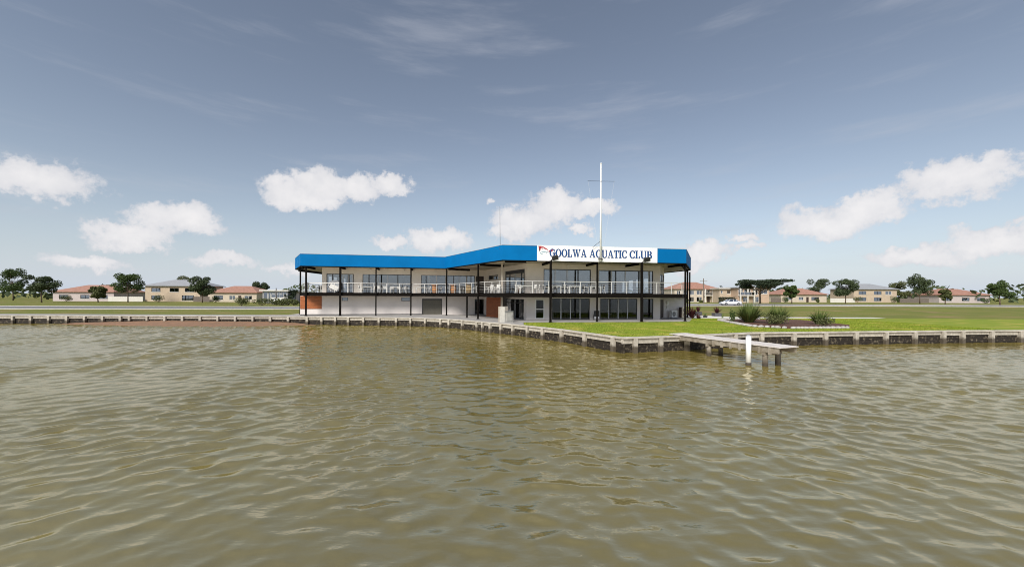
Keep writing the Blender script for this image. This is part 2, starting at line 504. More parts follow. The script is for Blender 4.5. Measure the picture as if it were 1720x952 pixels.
def wall(mb, L, u0, u1, z0, z1, th, openings=(), o=0.0):
    us = sorted({u0, u1, *[a for q in openings for a in q[:2]]}); us = [u for u in us if u0 <= u <= u1]
    zs = sorted({z0, z1, *[a for q in openings for a in q[2:4]]}); zs = [z for z in zs if z0 <= z <= z1]
    nu, nz = len(us) - 1, len(zs) - 1
    def solid(i, j):
        if i < 0 or j < 0 or i >= nu or j >= nz: return False
        cu, cz = (us[i] + us[i + 1]) / 2, (zs[j] + zs[j + 1]) / 2
        return not any(a < cu < b and c < cz < d for a, b, c, d in openings)
    def P(u, z, f):
        q = L.pt(u, o if f else o - th); return (q[0], q[1], z)
    for i in range(nu):
        for j in range(nz):
            if not solid(i, j): continue
            a, b, c, d = us[i], us[i + 1], zs[j], zs[j + 1]
            mb.add([P(a, c, 1), P(b, c, 1), P(b, d, 1), P(a, d, 1)], [(0, 1, 2, 3)])
            mb.add([P(a, c, 0), P(b, c, 0), P(b, d, 0), P(a, d, 0)], [(3, 2, 1, 0)])
            if not solid(i - 1, j): mb.add([P(a, c, 0), P(a, c, 1), P(a, d, 1), P(a, d, 0)], [(0, 1, 2, 3)])
            if not solid(i + 1, j): mb.add([P(b, c, 1), P(b, c, 0), P(b, d, 0), P(b, d, 1)], [(0, 1, 2, 3)])
            if not solid(i, j - 1): mb.add([P(a, c, 0), P(b, c, 0), P(b, c, 1), P(a, c, 1)], [(0, 1, 2, 3)])
            if not solid(i, j + 1): mb.add([P(a, d, 1), P(b, d, 1), P(b, d, 0), P(a, d, 0)], [(0, 1, 2, 3)])
    return mb

def window(parent, L, u0, u1, z0, z1, mull=(), gm=None, fm=None, fw=0.07, o=-0.05, pale=(), trans=(), name='window', head=0.0):
    """a framed opening: the frame is the part, panes and pale mullions its sub-parts"""
    gm = gm or m_glassU; fm = fm or m_alu
    e = 0.003
    fr = MB()
    fr.obox(L, u0 + e, u1 - e, z1 - fw - head, z1 - e, o - 0.08, o)
    fr.obox(L, u0 + e, u1 - e, z0 + e, z0 + fw, o - 0.08, o)
    fr.obox(L, u0 + e, u0 + fw, z0 + fw, z1 - fw - head, o - 0.08, o)
    fr.obox(L, u1 - fw, u1 - e, z0 + fw, z1 - fw - head, o - 0.08, o)
    ms = sorted([(u, 0) for u in mull] + [(u, 1) for u in pale])
    edges = [u0 + fw]
    pm = []
    for u, pl in ms:
        w = 0.055 if not pl else 0.045
        if pl: pm.append((u, w))
        else: fr.obox(L, u - w, u + w, z0 + fw, z1 - fw - head, o - 0.08, o + 0.004)
        edges += [u - w, u + w]
    edges.append(u1 - fw)
    for z in trans: fr.obox(L, u0 + fw, u1 - fw, z - 0.05, z + 0.05, o - 0.075, o - 0.002)
    f = fr.build(name, fm, parent)
    for u, w in pm:
        MB().obox(L, u - w, u + w, z0 + fw, z1 - fw - head, o - 0.08, o + 0.004).build('mullion', m_alu_pale, f)
    zz = [z0 + fw] + [a for z in sorted(trans) for a in (z - 0.05, z + 0.05)] + [z1 - fw - head]
    for i in range(0, len(edges), 2):
        for j in range(0, len(zz), 2):
            if edges[i + 1] - edges[i] > 0.05:
                MB().obox(L, edges[i], edges[i + 1], zz[j], zz[j + 1], o - 0.052, o - 0.044).build('pane', gm, f)
    return f

# ------------------------------------------------------------------ terrain and water
WATER = -0.92
SLOPE = 0.037
LEAN = 0.95
def sstep(a, b, x):
    t = max(0, min(1, (x - a) / (b - a))); return t * t * (3 - 2 * t)
def gz(x, y):
    return 0.5 * sstep(56, 88, y) * sstep(-25, 15, x) - 0.03
QUAY = [(-260, 41), (-90, 42.8), (-45, 43.9)] + [tuple(gnd(*p)) for p in
        ((462, 531.6), (504, 532.0), (600, 532.8), (692, 534.0), (739, 535.6), (775, 537.8), (809, 540.9), (860, 545.2), (941.7, 553.8), (1045, 568.0))] + \
       [tuple(gnd(*p)) for p in ((1158, 564.6), (1259, 559.6))] + [(34, 29.5), (70, 33), (300, 36)]
def build_ground():
    xs = []
    for i in range(len(QUAY) - 1):
        k = max(1, int((QUAY[i + 1][0] - QUAY[i][0]) / 6))
        if abs(QUAY[i][0]) > 80: k = 3
        for j in range(k):
            t = j / k
            xs.append((QUAY[i][0] * (1 - t) + QUAY[i + 1][0] * t, QUAY[i][1] * (1 - t) + QUAY[i + 1][1] * t))
    xs.append(QUAY[-1])
    rows = [0, 50, 56, 62, 68, 74, 80, 88, 100, 130, 300, 900, 4000]
    v, f = [], []
    for r, Y in enumerate(rows):
        for (x, y) in xs:
            fan = 1 if Y < 300 else (1 + (Y - 130) / 130)
            xx = x * fan
            yy = y - 0.02 if r == 0 else Y
            v.append((xx, yy, gz(xx, yy)))
    n = len(xs)
    for r in range(len(rows) - 1):
        for i in range(n - 1):
            f.append((r * n + i, r * n + i + 1, (r + 1) * n + i + 1, (r + 1) * n + i))
    b = MB(); b.v, b.f = v, f
    tag(b.build('ground', m_ground), 'rough green and brown grass ground behind the club', kind='structure')
build_ground()

def sheet(name, poly, z, m, label=None):
    b = MB(); n = len(poly)
    a = sum(poly[i][0] * poly[(i + 1) % n][1] - poly[(i + 1) % n][0] * poly[i][1] for i in range(n))
    if a < 0: poly = poly[::-1]
    b.add([(p[0], p[1], z) for p in poly], [tuple(range(n))])
    return tag(b.build(name, m), label, kind='structure')

def build_water():
    ys = [2.6]
    while ys[-1] < 46.0:
        ys.append(ys[-1] + min(0.11, max(0.025, 0.0056 * ys[-1])))
    ys = np.array(ys); y0, y1 = ys[0], ys[-1]
    nt_ = 1060
    T, Y = np.meshgrid(np.linspace(-1, 1, nt_), ys)
    half = lambda y: 1.42 * y + 3.0
    X = T * half(Y)
    rng = np.random.default_rng(11)
    Hh = np.zeros_like(X); DX = np.zeros_like(X); DY = np.zeros_like(X)
    SP = np.maximum(np.gradient(ys)[:, None] * np.ones_like(X), 2 * half(Y) / nt_)
    side = 0.5 - 0.42 * np.tanh(X / 7.0)
    for i in range(130):
        small = i >= 70
        lam = math.exp(rng.normal() * (0.34 if not small else 0.28) + math.log(0.62 if not small else 0.31))
        lam = min(1.6, max(0.18, lam))
        train = i % 2
        th = (R(-68) if train == 0 else R(-108)) + rng.normal() * R(30 if not small else 38)
        wgt = side if train == 0 else 1 - side
        k = 2 * math.pi / lam
        a = (SLOPE if not small else SLOPE * 0.62) / k * np.clip((lam / SP - 2.6) / 3.0, 0, 1)
        arg = k * (X * math.cos(th) + Y * math.sin(th)) + rng.uniform(0, 2 * math.pi)
        Hh += wgt * a * np.sin(arg)
        DX += wgt * a * math.cos(th) * np.cos(arg); DY += wgt * a * math.sin(th) * np.cos(arg)
    G = np.zeros_like(X)                    # gusts: calmer and rougher patches
    for i in range(9):
        lam = rng.uniform(6, 22); th = rng.uniform(0, 6.28); G += np.sin(2 * math.pi / lam * (X * math.cos(th) + Y * math.sin(th)) + rng.uniform(0, 6.28))
    G = np.clip(1.0 + 0.13 * G, 0.5, 1.25)
    shore = G * np.clip(np.minimum.reduce([(1 - np.abs(T)) * 18, (Y - y0) / 0.6, (y1 - Y) / 3]), 0, 1)
    Z = Hh * shore
    co = np.stack([X + 0.9 * DX * shore, Y + 0.9 * DY * shore - LEAN * Z, Z + WATER], -1).reshape(-1, 3)
    ny = len(ys); idx = np.arange(nt_ * ny).reshape(ny, nt_)
    q = np.stack([idx[:-1, :-1], idx[:-1, 1:], idx[1:, 1:], idx[1:, :-1]], -1).reshape(-1, 4)
    B = 900.0; h0, h1 = half(y0), half(y1)
    ex = [(-B, -B), (B, -B), (B, y0), (-B, y0), (-h0, y0), (h0, y0), (-B, y1), (-h1, y1), (h1, y1), (B, y1), (-B, 60), (B, 60)]
    base = len(co)
    co = np.concatenate([co, np.array([(a, b, WATER) for a, b in ex])])
    qs = [(0, 1, 2, 3), (3, 4, 7, 6), (5, 2, 9, 8), (6, 9, 11, 10)]
    q = np.concatenate([q, np.array(qs) + base])
    me = bpy.data.meshes.new('water')
    me.vertices.add(len(co)); me.vertices.foreach_set('co', co.astype(np.float32).ravel())
    me.loops.add(q.size); me.loops.foreach_set('vertex_index', q.astype(np.int32).ravel())
    me.polygons.add(len(q)); me.polygons.foreach_set('loop_start', np.arange(0, q.size, 4, dtype=np.int32))
    me.polygons.foreach_set('use_smooth', np.ones(len(q), dtype=bool))
    me.update(calc_edges=True)
    m = bpy.data.materials.new('river_water'); m.use_nodes = True
    t = m.node_tree; b = t.nodes['Principled BSDF']
    b.inputs['Roughness'].default_value = 0.03
    b.inputs['IOR'].default_value = 2.5
    b.inputs['Specular IOR Level'].default_value = 1.0
    b.inputs['Specular Tint'].default_value = (1.0, 0.93, 0.77, 1)
    g = t.nodes.new('ShaderNodeNewGeometry')
    n = t.nodes.new('ShaderNodeTexNoise'); n.inputs['Scale'].default_value = 0.12; n.inputs['Detail'].default_value = 3
    t.links.new(g.outputs['Position'], n.inputs['Vector'])
    r = t.nodes.new('ShaderNodeValToRGB')
    r.color_ramp.elements[0].position = 0.35; r.color_ramp.elements[0].color = (0.165, 0.130, 0.028, 1)
    r.color_ramp.elements[1].position = 0.65; r.color_ramp.elements[1].color = (0.205, 0.164, 0.042, 1)
    t.links.new(n.outputs['Fac'], r.inputs['Fac']); t.links.new(r.outputs['Color'], b.inputs['Base Color'])
    mp = t.nodes.new('ShaderNodeMapping'); mp.inputs['Scale'].default_value = (1.6, 3.4, 1); mp.inputs['Rotation'].default_value = (0, 0, R(8))
    t.links.new(g.outputs['Position'], mp.inputs['Vector'])
    n2 = t.nodes.new('ShaderNodeTexNoise'); n2.inputs['Scale'].default_value = 1.7; n2.inputs['Detail'].default_value = 5; n2.inputs['Roughness'].default_value = 0.55
    t.links.new(mp.outputs[0], n2.inputs['Vector'])
    bp = t.nodes.new('ShaderNodeBump'); bp.inputs['Strength'].default_value = 0.25; bp.inputs['Distance'].default_value = 0.04
    t.links.new(n2.outputs['Fac'], bp.inputs['Height']); t.links.new(bp.outputs['Normal'], b.inputs['Normal'])
    me.materials.append(m)
    tag(link('water', me), 'rippled olive brown river water in front of the club', kind='structure')
build_water()

# ------------------------------------------------------------------ club building: plan
L3, L2, L1 = (-29.6, 62.0), tuple(at(495.6, 440, 51).xy), tuple(at(504.5, 440, 45).xy)
J = tuple(at(747.5, 440, 48).xy)
K = tuple(at(844, 430, 36.3).xy)
R1 = tuple(at(1152.8, 430, 39.0).xy)
R2, R3 = tuple(at(1160.5, 440, 48.5).xy), (20.8, 62.0)
OUT = [L3, L2, L1, J, K, R1, R2, R3]
ZF0, ZF1 = 5.98, 7.40
DECK0, DECK1 = 2.43, 2.83
def front_line(poly, i):
    return Line(poly[i], poly[i + 1])
fas = [Line(OUT[i], OUT[(i + 1) % 8]) for i in range(8)]
dk = inset(OUT, 0.40)
dk[0] = (-29.4, 60.0); dk[1] = (-26.75, 48.3)
dk[2] = tuple(Line(dk[2], dk[3]).pt(0.25))
deckl = [Line(dk[i], dk[(i + 1) % 8]) for i in range(8)]
pv = inset(OUT, -0.35)

# ground surfaces
quayL = [q for q in QUAY if q[0] < gnd(880, 546).x]
qp = tuple(gnd(880, 547.2))
def behind(q, d=0.32):      # a little landward of the quay face
    return (q[0], q[1] + d)
pav = [behind(q) for q in quayL] + [behind(qp, .3), tuple(gnd(884, 541.8)), pv[4]]
pav = [behind(q) for q in quayL] + [behind(qp, .3), (pv[4][0] + 2.2, pv[4][1] + .33), pv[5], pv[6], (21.2, 63), (-30.5, 63), (-28.0, 47.6), (-90, 46.2), (-260, 44)]
sheet('pavement', pav, 0.03, m_concrete, 'pale concrete pavement along the quay and under the club')
lawnp = [behind(qp, .25)] + [behind(q, .25) for q in QUAY if q[0] > qp[0] and q[0] < 80] + [(80, 46.5), (46, 46.5), (26, 45.2), (19.8, 44.8), (pv[5][0] + .02, pv[5][1]), (pv[4][0] + 2.2, pv[4][1] + .33)]
sheet('lawn', lawnp, 0.0, m_lawn, 'bright green lawn between the club and the quay')
sheet('path', [(20.3, 44.9), (26, 45.3), (46, 46.8), (46, 48.6), (28, 47.9), (26.4, 50.5), (24.5, 53.5), (21.4, 53)], 0.02, m_path, 'white concrete path beside the club')

def strip(name, pts, w0, w1, dz, m, label):
    b = MB(); n = len(pts)
    vs_, fs = [], []
    for i, (x, y) in enumerate(pts):
        a = Vector(pts[max(0, i - 1)]); c = Vector(pts[min(n - 1, i + 1)])
        d = (c - a).normalized(); nn = Vector((-d.y, d.x))
        for w in (w0, w1):
            p = Vector((x, y)) + nn * w
            vs_.append((p.x, p.y, gz(p.x, p.y) + dz))
    for i in range(n - 1): fs.append((2 * i, 2 * i + 2, 2 * i + 3, 2 * i + 1))
    b.add(vs_, fs)
    return tag(b.build(name, m), label, kind='structure')
def dens_pts(pts, st=4):
    out = []
    for a, b in zip(pts[:-1], pts[1:]):
        k = max(1, int((Vector(b) - Vector(a)).length / st))
        out += [(a[0] + (b[0] - a[0]) * i / k, a[1] + (b[1] - a[1]) * i / k) for i in range(k)]
    return out + [pts[-1]]
RD = dens_pts([(-260, 63), (-80, 67), (-42, 71), (-15, 79), (20, 88), (60, 92), (120, 95), (300, 100)])
strip('road', RD, -5.5, 6.5, 0.06, m_asphalt, 'grey asphalt road running behind the club')
def kerb(pts, off, label):
    b = MB(); n = len(pts); vs_, fs = [], []
    for i, (x, y) in enumerate(pts):
        a = Vector(pts[max(0, i - 1)]); c = Vector(pts[min(n - 1, i + 1)])
        d = (c - a).normalized(); nn = Vector((-d.y, d.x))
        p, q = Vector((x, y)) + nn * off, Vector((x, y)) + nn * (off + .3)
        zp = gz(p.x, p.y)
        vs_ += [(p.x, p.y, zp), (p.x, p.y, zp + .17), (q.x, q.y, zp + .17), (q.x, q.y, zp)]
    for i in range(n - 1):
        k = 4 * i
        fs += [(k, k + 4, k + 5, k + 1), (k + 1, k + 5, k + 6, k + 2), (k + 2, k + 6, k + 7, k + 3)]
    b.add(vs_, fs)
    tag(b.build('kerb', m_kerb), label, kind='structure')
kerb(RD, -5.8, 'near concrete kerb of the road')
kerb(RD, 6.5, 'far concrete kerb of the road')
strip('footpath', RD, 8.2, 10.2, 0.05, m_kerb, 'pale footpath beyond the road')

# ------------------------------------------------------------------ club building: body
club = thing('club_building', (-3, 52, 0), 'long two storey waterfront club with blue roof band, dark verandah posts and white sign', 'building')
# wall lines
WLn = Line(fas[2].pt(-3, -2.25), fas[2].pt(30, -2.25))                    # left wing wall
RW0 = tuple(at(884.5, 470, 40.0).xy)
RW1 = tuple(at(1108.8, 470, 42.55).xy)
WRn = Line(RW0, RW1)                                                      # right wing wall
uC = WLn.u(814); CC = tuple(WLn.pt(uC))
WCn = Line(CC, RW0)                                                       # canted wall
CH1 = tuple(at(1115.6, 470, 45.2).xy)
WDn = Line(RW1, CH1)                                                      # chamfer with doors
UL0 = WLn.u(540.7)
GL0 = WLn.u(504.3)

def zr(L, px, py): return L.z(px, py)
Z0, ZU = 0.03, DECK1
ZT = 5.97
def ou(L, a, b): return (L.u(a), L.u(b))
uw = {}
# upper storey, left wing
wt = 5.2
o1 = (*ou(WLn, 548.2, 594), ZU, wt)
o2 = (*ou(WLn, 608.8, 690), ZU, wt)
o3 = (*ou(WLn, 707.2, 797.5), ZU, wt)
o4 = (*ou(WLn, 799.5, 812.6), ZU, wt - .05)
b = MB(); wall(b, WLn, UL0, uC, ZU, ZT, .2, [o1, o2, o3, o4])
b.build('wall', m_wall, club)
# canted wall
c1 = (*ou(WCn, 820.5, 836.5), WCn.z(828, 469.6), WCn.z(828, 462.2))
c2 = (*ou(WCn, 848.2, 881), ZU, 5.42)
b = MB(); wall(b, WCn, 0.0, WCn.len, ZU, ZT, .2, [c1, c2]); b.build('wall', m_wall, club)
# right wing
r1 = (*ou(WRn, 913, 992.5), ZU, WRn.z(952, 452.2))
r2 = (*ou(WRn, 1005.2, 1097.2), ZU, WRn.z(1050, 454.2))
b = MB(); wall(b, WRn, 0.0, WRn.len, ZU, ZT, .2, [r1, r2]); b.build('wall', m_wall, club)
d1 = (.25, WDn.len - .1, ZU, 5.05)
b = MB(); wall(b, WDn, 0.0, WDn.len, ZU, ZT, .2, [d1]); b.build('wall', m_wall, club)
# east, west and back walls with their windows
EAST = Line(CH1, (17.4, 60.5))
e_op = [(1.0 + i * 2.9, 3.3 + i * 2.9, ZU, 4.95) for i in range(5) if 3.3 + i * 2.9 < EAST.len - .3]
b = MB(); wall(b, EAST, 0.0, EAST.len, ZU, ZT, .2, e_op); b.build('wall', m_wall, club)
for q in e_op: window(club, EAST, *q, gm=m_glassC)
WEST = Line((-26.2, 60.5), WLn.pt(UL0))
w_op = [(1.0 + i * 2.6, 3.2 + i * 2.6, ZU + .3, 5.1) for i in range(4) if 3.2 + i * 2.6 < WEST.len - .8]
b = MB(); wall(b, WEST, 0.0, WEST.len - .003, ZU, ZT, .2, w_op); b.build('wall', m_wall, club)
for q in w_op: window(club, WEST, *q, gm=m_glassC)
BACK = Line((17.4, 60.5), (-26.2, 60.5))
b = MB(); wall(b, BACK, .2, BACK.len - .2, ZU, ZT, .2, []); b.build('wall', m_wall, club)
# interior partitions keep rooms apart
for L_, u_ in ((WLn, o1[1] + .45), (WLn, o2[1] + .5)):
    p = L_.pt(u_, -.22)
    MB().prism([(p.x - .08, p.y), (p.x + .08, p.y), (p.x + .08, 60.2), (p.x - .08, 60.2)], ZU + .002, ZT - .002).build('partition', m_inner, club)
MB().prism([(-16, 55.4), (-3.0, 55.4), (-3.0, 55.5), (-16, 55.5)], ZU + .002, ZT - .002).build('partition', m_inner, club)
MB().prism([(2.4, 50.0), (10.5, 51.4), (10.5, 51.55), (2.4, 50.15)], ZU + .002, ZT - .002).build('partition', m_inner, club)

def mu(L, *pxs): return [L.u(p) for p in pxs]
window(club, WLn, *o1, mull=mu(WLn, 558.3), pale=mu(WLn, 576, 585.6, 592))
window(club, WLn, *o2, mull=mu(WLn, 619.5, 668), pale=mu(WLn, 635, 651))
window(club, WLn, *o3, mull=mu(WLn, 715.6, 762, 791), pale=mu(WLn, 720.3, 733, 748, 771, 783.2))
dr = MB().obox(WLn, o4[0] + .05, o4[1] - .05, o4[2] + .01, o4[3] - .05, -.1, -.04).build('door', m_brown, club)
MB().obox(WLn, o4[0] + .15, o4[0] + .19, 3.7, 4.2, -.04, .0).build('handle', m_galv, dr)
window(club, WCn, *c1, gm=m_glassH, fw=.06)
window(club, WCn, *c2, mull=mu(WCn, 855.2, 874.5), pale=mu(WCn, 864.2), head=.32)
window(club, WRn, *r1, mull=mu(WRn, 971.2), pale=mu(WRn, 932.5, 952.6), fw=.09)
window(club, WRn, *r2, mull=mu(WRn, 1034.6, 1073.2), pale=mu(WRn, 1027.3, 1050.6, 1075.6, 1090.3), fw=.09)
window(club, WDn, *d1, mull=[1.5], name='door')

# lower storey
gl1 = (*ou(WLn, 574.2, 584.6), WLn.z(579, 505.2), WLn.z(579, 499.5))
gl2 = (*ou(WLn, 674.2, 688.7), WLn.z(681, 505.6), WLn.z(681, 499.7))
gl3 = (*ou(WLn, 709.0, 742.6), Z0 + .02, WLn.z(725, 501.6))
gl4 = (*ou(WLn, 797.6, 812.6), Z0 + .02, WLn.z(805, 502.2))
b = MB(); wall(b, WLn, GL0, uC, Z0, DECK0 - .005, .2, [gl1, gl2, gl3, gl4]); b.build('wall', m_wall2, club)
cl1 = (*ou(WCn, 848.6, 880), Z0 + .02, 2.2)
b = MB(); wall(b, WCn, 0.0, WCn.len, Z0, DECK0 - .005, .2, [cl1]); b.build('wall', m_wall2, club)
gr0 = (*ou(WRn, 899.2, 914.4), .14, 2.22)
gr1 = (*ou(WRn, 927.4, 990.8), Z0 + .02, 2.3)
gr2 = (*ou(WRn, 1008.3, 1070.6), Z0 + .02, 2.3)
gr3 = (*ou(WRn, 1080.2, 1097.6), Z0 + .02, 2.3)
b = MB(); wall(b, WRn, 0.0, WRn.len, Z0, DECK0 - .005, .2, [gr0, gr1, gr2, gr3]); b.build('wall', m_wall2, club)
gd = (.25, WDn.len - .1, Z0 + .02, 2.2)
b = MB(); wall(b, WDn, 0.0, WDn.len, Z0, DECK0 - .005, .2, [gd]); b.build('wall', m_wall2, club)
ACL = Line(CH1, tuple(at(1150.5, 500, 46.6).xy))
b = MB(); wall(b, ACL, 0.003, ACL.len, Z0, DECK0 - .005, .2, []); b.build('wall', m_wall2, club)
ER = ACL.pt(ACL.len)
b = MB(); wall(b, Line(ER, (19.6, 60.3)), .2, 13.5, Z0, DECK0 - .005, .2, []); b.build('wall', m_wall2, club)
b = MB(); wall(b, Line((-29.0, 60), WLn.pt(GL0)), 0, Line((-29.0, 60), WLn.pt(GL0)).len - .003, Z0, DECK0 - .005, .2, []); b.build('wall', m_wall2, club)
b = MB(); wall(b, Line((19.6, 60.3), (-29, 60)), 0, 48.6, Z0, DECK0 - .005, .2, []); b.build('wall', m_wall2, club)
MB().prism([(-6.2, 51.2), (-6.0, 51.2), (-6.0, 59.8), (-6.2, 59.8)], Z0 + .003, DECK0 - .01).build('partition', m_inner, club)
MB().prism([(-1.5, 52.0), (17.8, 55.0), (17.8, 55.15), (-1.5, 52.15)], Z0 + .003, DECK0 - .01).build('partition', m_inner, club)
window(club, WLn, *gl1, gm=m_glassH, fw=.04)
window(club, WLn, *gl2, gm=m_glassH, fw=.04)
# roller door: slats
rd = MB().obox(WLn, gl3[0] + .004, gl3[0] + .06, gl3[2], gl3[3] - .004, -.12, .015).obox(WLn, gl3[1] - .06, gl3[1] - .004, gl3[2], gl3[3] - .004, -.12, .015)\
    .obox(WLn, gl3[0] + .06, gl3[1] - .06, gl3[3] - .16, gl3[3] - .004, -.12, .01).build('roller_door', m_alu, club)
zz = gl3[2] + .01
while zz < gl3[3] - .2:
    MB().obox(WLn, gl3[0] + .062, gl3[1] - .062, zz, zz + .092, -.12, -.05).build('slat', m_roller, rd)
    zz += .1
dw = window(club, WLn, *gl4, mull=mu(WLn, 804.8), gm=m_glassL, name='door', fw=.08)
window(club, WCn, *cl1, pale=mu(WCn, 864.2), mull=mu(WCn, 875.8), gm=m_glassL, name='glass_door', fw=.06, trans=(1.78,))
window(club, WRn, *gr0, gm=m_glassL, fm=m_white, fw=.09, trans=(1.16,), o=.02)
window(club, WRn, *gr1, pale=mu(WRn, 942.6, 958.6, 974.7), gm=m_glassL, name='glass_door', fw=.06)
window(club, WRn, *gr2, pale=mu(WRn, 1023, 1038.8, 1054.6), gm=m_glassL, name='glass_door', fw=.06)
window(club, WRn, *gr3, gm=m_glassL, fw=.06)
MB().obox(WDn, gd[0] + .03, gd[1] - .03, gd[2] + .01, gd[3] - .03, -.12, -.06).build('door', m_brown, club)
# dark strip standing in for the shadow line at the wall foot
MB().obox(WLn, GL0 + .02, gl3[0] - .02, Z0, .14, .002, .02).build('wall_foot_shadow', m_alu, club)

# cedar cladding boards
def cladding(L, u0, u1, z0, z1, o, label, m=None):
    c = MB().obox(L, u0 + .01, u1 - .01, z0 + .01, z1 - .01, o, o + .02).build('timber_cladding', m_brown, club)
    c['label'] = label
    z = z0
    while z < z1 - .05:
        MB().obox(L, u0, u1, z, min(z + .152, z1), o + .02, o + .045).build('board', m or m_cedar, c)
        z += .165
cladding(WLn, GL0 + .02, WLn.u(540.6), WLn.z(520, 518.6), DECK0 - .03, .0, 'orange brown timber cladding at the left end')
TM = Line(tuple(at(817.3, 520, 46.0).xy), tuple(at(841.6, 520, 43.2).xy))
MB().obox(TM, 0, TM.len, Z0, DECK0 - .005, -.2, 0).build('wall', m_wall2, club)
cladding(TM, 0, TM.len, Z0 + .02, DECK0 - .03, .0, 'reddish brown timber screen wall by the barbecue', m_cedar_shaded)

# slabs, ceilings, roof
dkb = MB().prism(dk, DECK0, DECK1)
deck = dkb.build('deck', m_dark, club)
fl = [WLn.pt(UL0, -.21), WLn.pt(uC, -.21), WCn.pt(WCn.len - .02, -.21), WRn.pt(WRn.len, -.21), (17.1, 60.2), (-26, 60.2)]
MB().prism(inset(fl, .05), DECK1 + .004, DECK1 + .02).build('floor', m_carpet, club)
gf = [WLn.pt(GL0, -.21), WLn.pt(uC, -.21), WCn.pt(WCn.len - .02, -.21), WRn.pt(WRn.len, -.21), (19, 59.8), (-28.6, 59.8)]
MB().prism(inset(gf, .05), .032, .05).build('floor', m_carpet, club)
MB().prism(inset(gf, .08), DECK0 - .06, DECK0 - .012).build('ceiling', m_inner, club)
MB().prism(inset(OUT, .17), ZT + .002, ZT + .06).build('soffit', m_soffit, club)
MB().prism(inset(OUT, .17), 6.9, 7.05).build('roof', m_roof, club)
for i in range(8):
    L = fas[i]
    a, c = OUT[i], OUT[(i + 1) % 8]
    ins = inset(OUT, .16)
    f = MB().prism([a, c, ins[(i + 1) % 8], ins[i]], ZF0, ZF1).build('fascia', m_blue, club)
    cp, cq = inset(OUT, -.02), inset(OUT, .2)
    MB().prism([cp[i], cp[(i + 1) % 8], cq[(i + 1) % 8], cq[i]], ZF1, ZF1 + .035).build('capping', m_roof, f)
    bp_, bq_ = inset(OUT, .01), inset(OUT, .2)
    MB().prism([bp_[i], bp_[(i + 1) % 8], bq_[(i + 1) % 8], bq_[i]], ZF0 - .10, ZF0 - .002).build('gutter', m_dark, f)

# verandah posts
postline = inset(OUT, 0.26)
PL = [Line(postline[i], postline[(i + 1) % 8]) for i in range(8)]
def vpost(x, y, w, z0, z1, rz, m=m_dark, name='verandah_post'):
    p = MB().box((x, y, (z0 + z1) / 2), (w, w, z1 - z0), rz).build(name, m, club)
    MB().box((x, y, z0 + .02), (w + .1, w + .1, .04), rz).build('base_plate', m, p)
    return p
angL = math.atan2(fas[2].d.y, fas[2].d.x); angR = math.atan2(fas[4].d.y, fas[4].d.x); angC = math.atan2(fas[3].d.y, fas[3].d.x)
posts_xy = []
for px, w in ((514.0, .17), (571.5, .21), (631.5, .14), (690.2, .16)):
    q = PL[2].pt(PL[2].u(px)); vpost(q.x, q.y, w, Z0, ZF0 - .105, angL); posts_xy.append((q, fas[2]))
q = PL[3].pt(.12); vpost(q.x, q.y, .14, Z0, ZF0 - .105, angC); posts_xy.append((q, fas[3]))
q = PL[3].pt(PL[3].u(803)); vpost(q.x, q.y, .14, Z0, ZF0 - .105, angC); posts_xy.append((q, fas[3]))
q = PL[3].pt(PL[3].u(784.5)); vpost(q.x, q.y, .14, Z0, DECK0, angC)
q = at(504.4, 500, 48.4); vpost(q.x, q.y, .15, Z0, ZF0 - .105, angL)
q = PL[4].pt(PL[4].u(1003)); vpost(q.x, q.y, .14, Z0, ZF0 - .105, angR); posts_xy.append((q, fas[4]))
q = PL[4].pt(PL[4].u(1151)); vpost(q.x, q.y, .14, Z0, ZF0 - .105, angR); posts_xy.append((q, fas[4]))
for px in (1154.7, 1158.4):
    q = PL[5].pt(PL[5].u(px)); vpost(q.x, q.y, .14, Z0, ZF0 - .105, angR)
q = at(843, 480, 39.4); vpost(q.x, q.y, .2, Z0, DECK0 - .003, angR, m_tan); vpost(q.x, q.y, .2, DECK1 + .003, ZT, angR, m_tan)
for px in (925.0, 1078.2):
    u = fas[4].u(px, o=.2); q = fas[4].pt(u, .16)
    p = vpost(q.x, q.y, .20, Z0, ZF0 - .02, angR); posts_xy.append((fas[4].pt(u, -.26), fas[4]))
    # floodlight: bracket and tilted head beside the top of the post
    fl_ = MB().tube((q.x, q.y - .05, 5.9), (q.x + .22, q.y - .25, 6.22), .05).build('floodlight_bracket', m_dark, p)
    hb = MB().box((0, 0, 0), (.56, .30, .34)).box((0, -.16, 0), (.60, .05, .38))
    rot = Matrix.Rotation(R(24), 4, 'X') @ Matrix.Rotation(R(-14), 4, 'Y')
    hb.v = [tuple(rot @ Vector(v) + Vector((q.x + .38, q.y - .30, 6.24))) for v in hb.v]
    hb.build('floodlight', m_black, p)
# rafters under the soffit, from the fascia back to the wall
for q, L in posts_xy:
    u = L.u(860 + q.x / q.y * F)
    for o0, o1_ in ((-3.2, -.22),):
        MB().obox(L, u - .07, u + .07, ZT - .24, ZT - .003, o0, o1_).build('rafter', m_dark, club)
MB().obox(fas[4], .3, 2.4, ZT - .2, ZT - .004, -.62, -.45).build('rafter', m_dark, club)
# beams along the eaves on the two ends
for L in (fas[1], fas[5], fas[0]):
    MB().obox(L, .4, L.len - .4, ZT - .3, ZT - .004, -.5, -.34).build('eave_beam', m_dark, club)
# wall lights
for L, px, py in ((WRn, 954, 446.8), (WRn, 1052, 448.6), (WCn, 862, 445.6), (WLn, 622, 453.0), (WLn, 678, 453.5), (WLn, 731, 454.5), (WLn, 784, 455.5)):
    q = L.pt(L.u(px), .09); MB().sphere((q.x, q.y, L.z(px, py)), .15, 10, 6, (1, .7, .55)).build('wall_light', m_lamp, club, True)

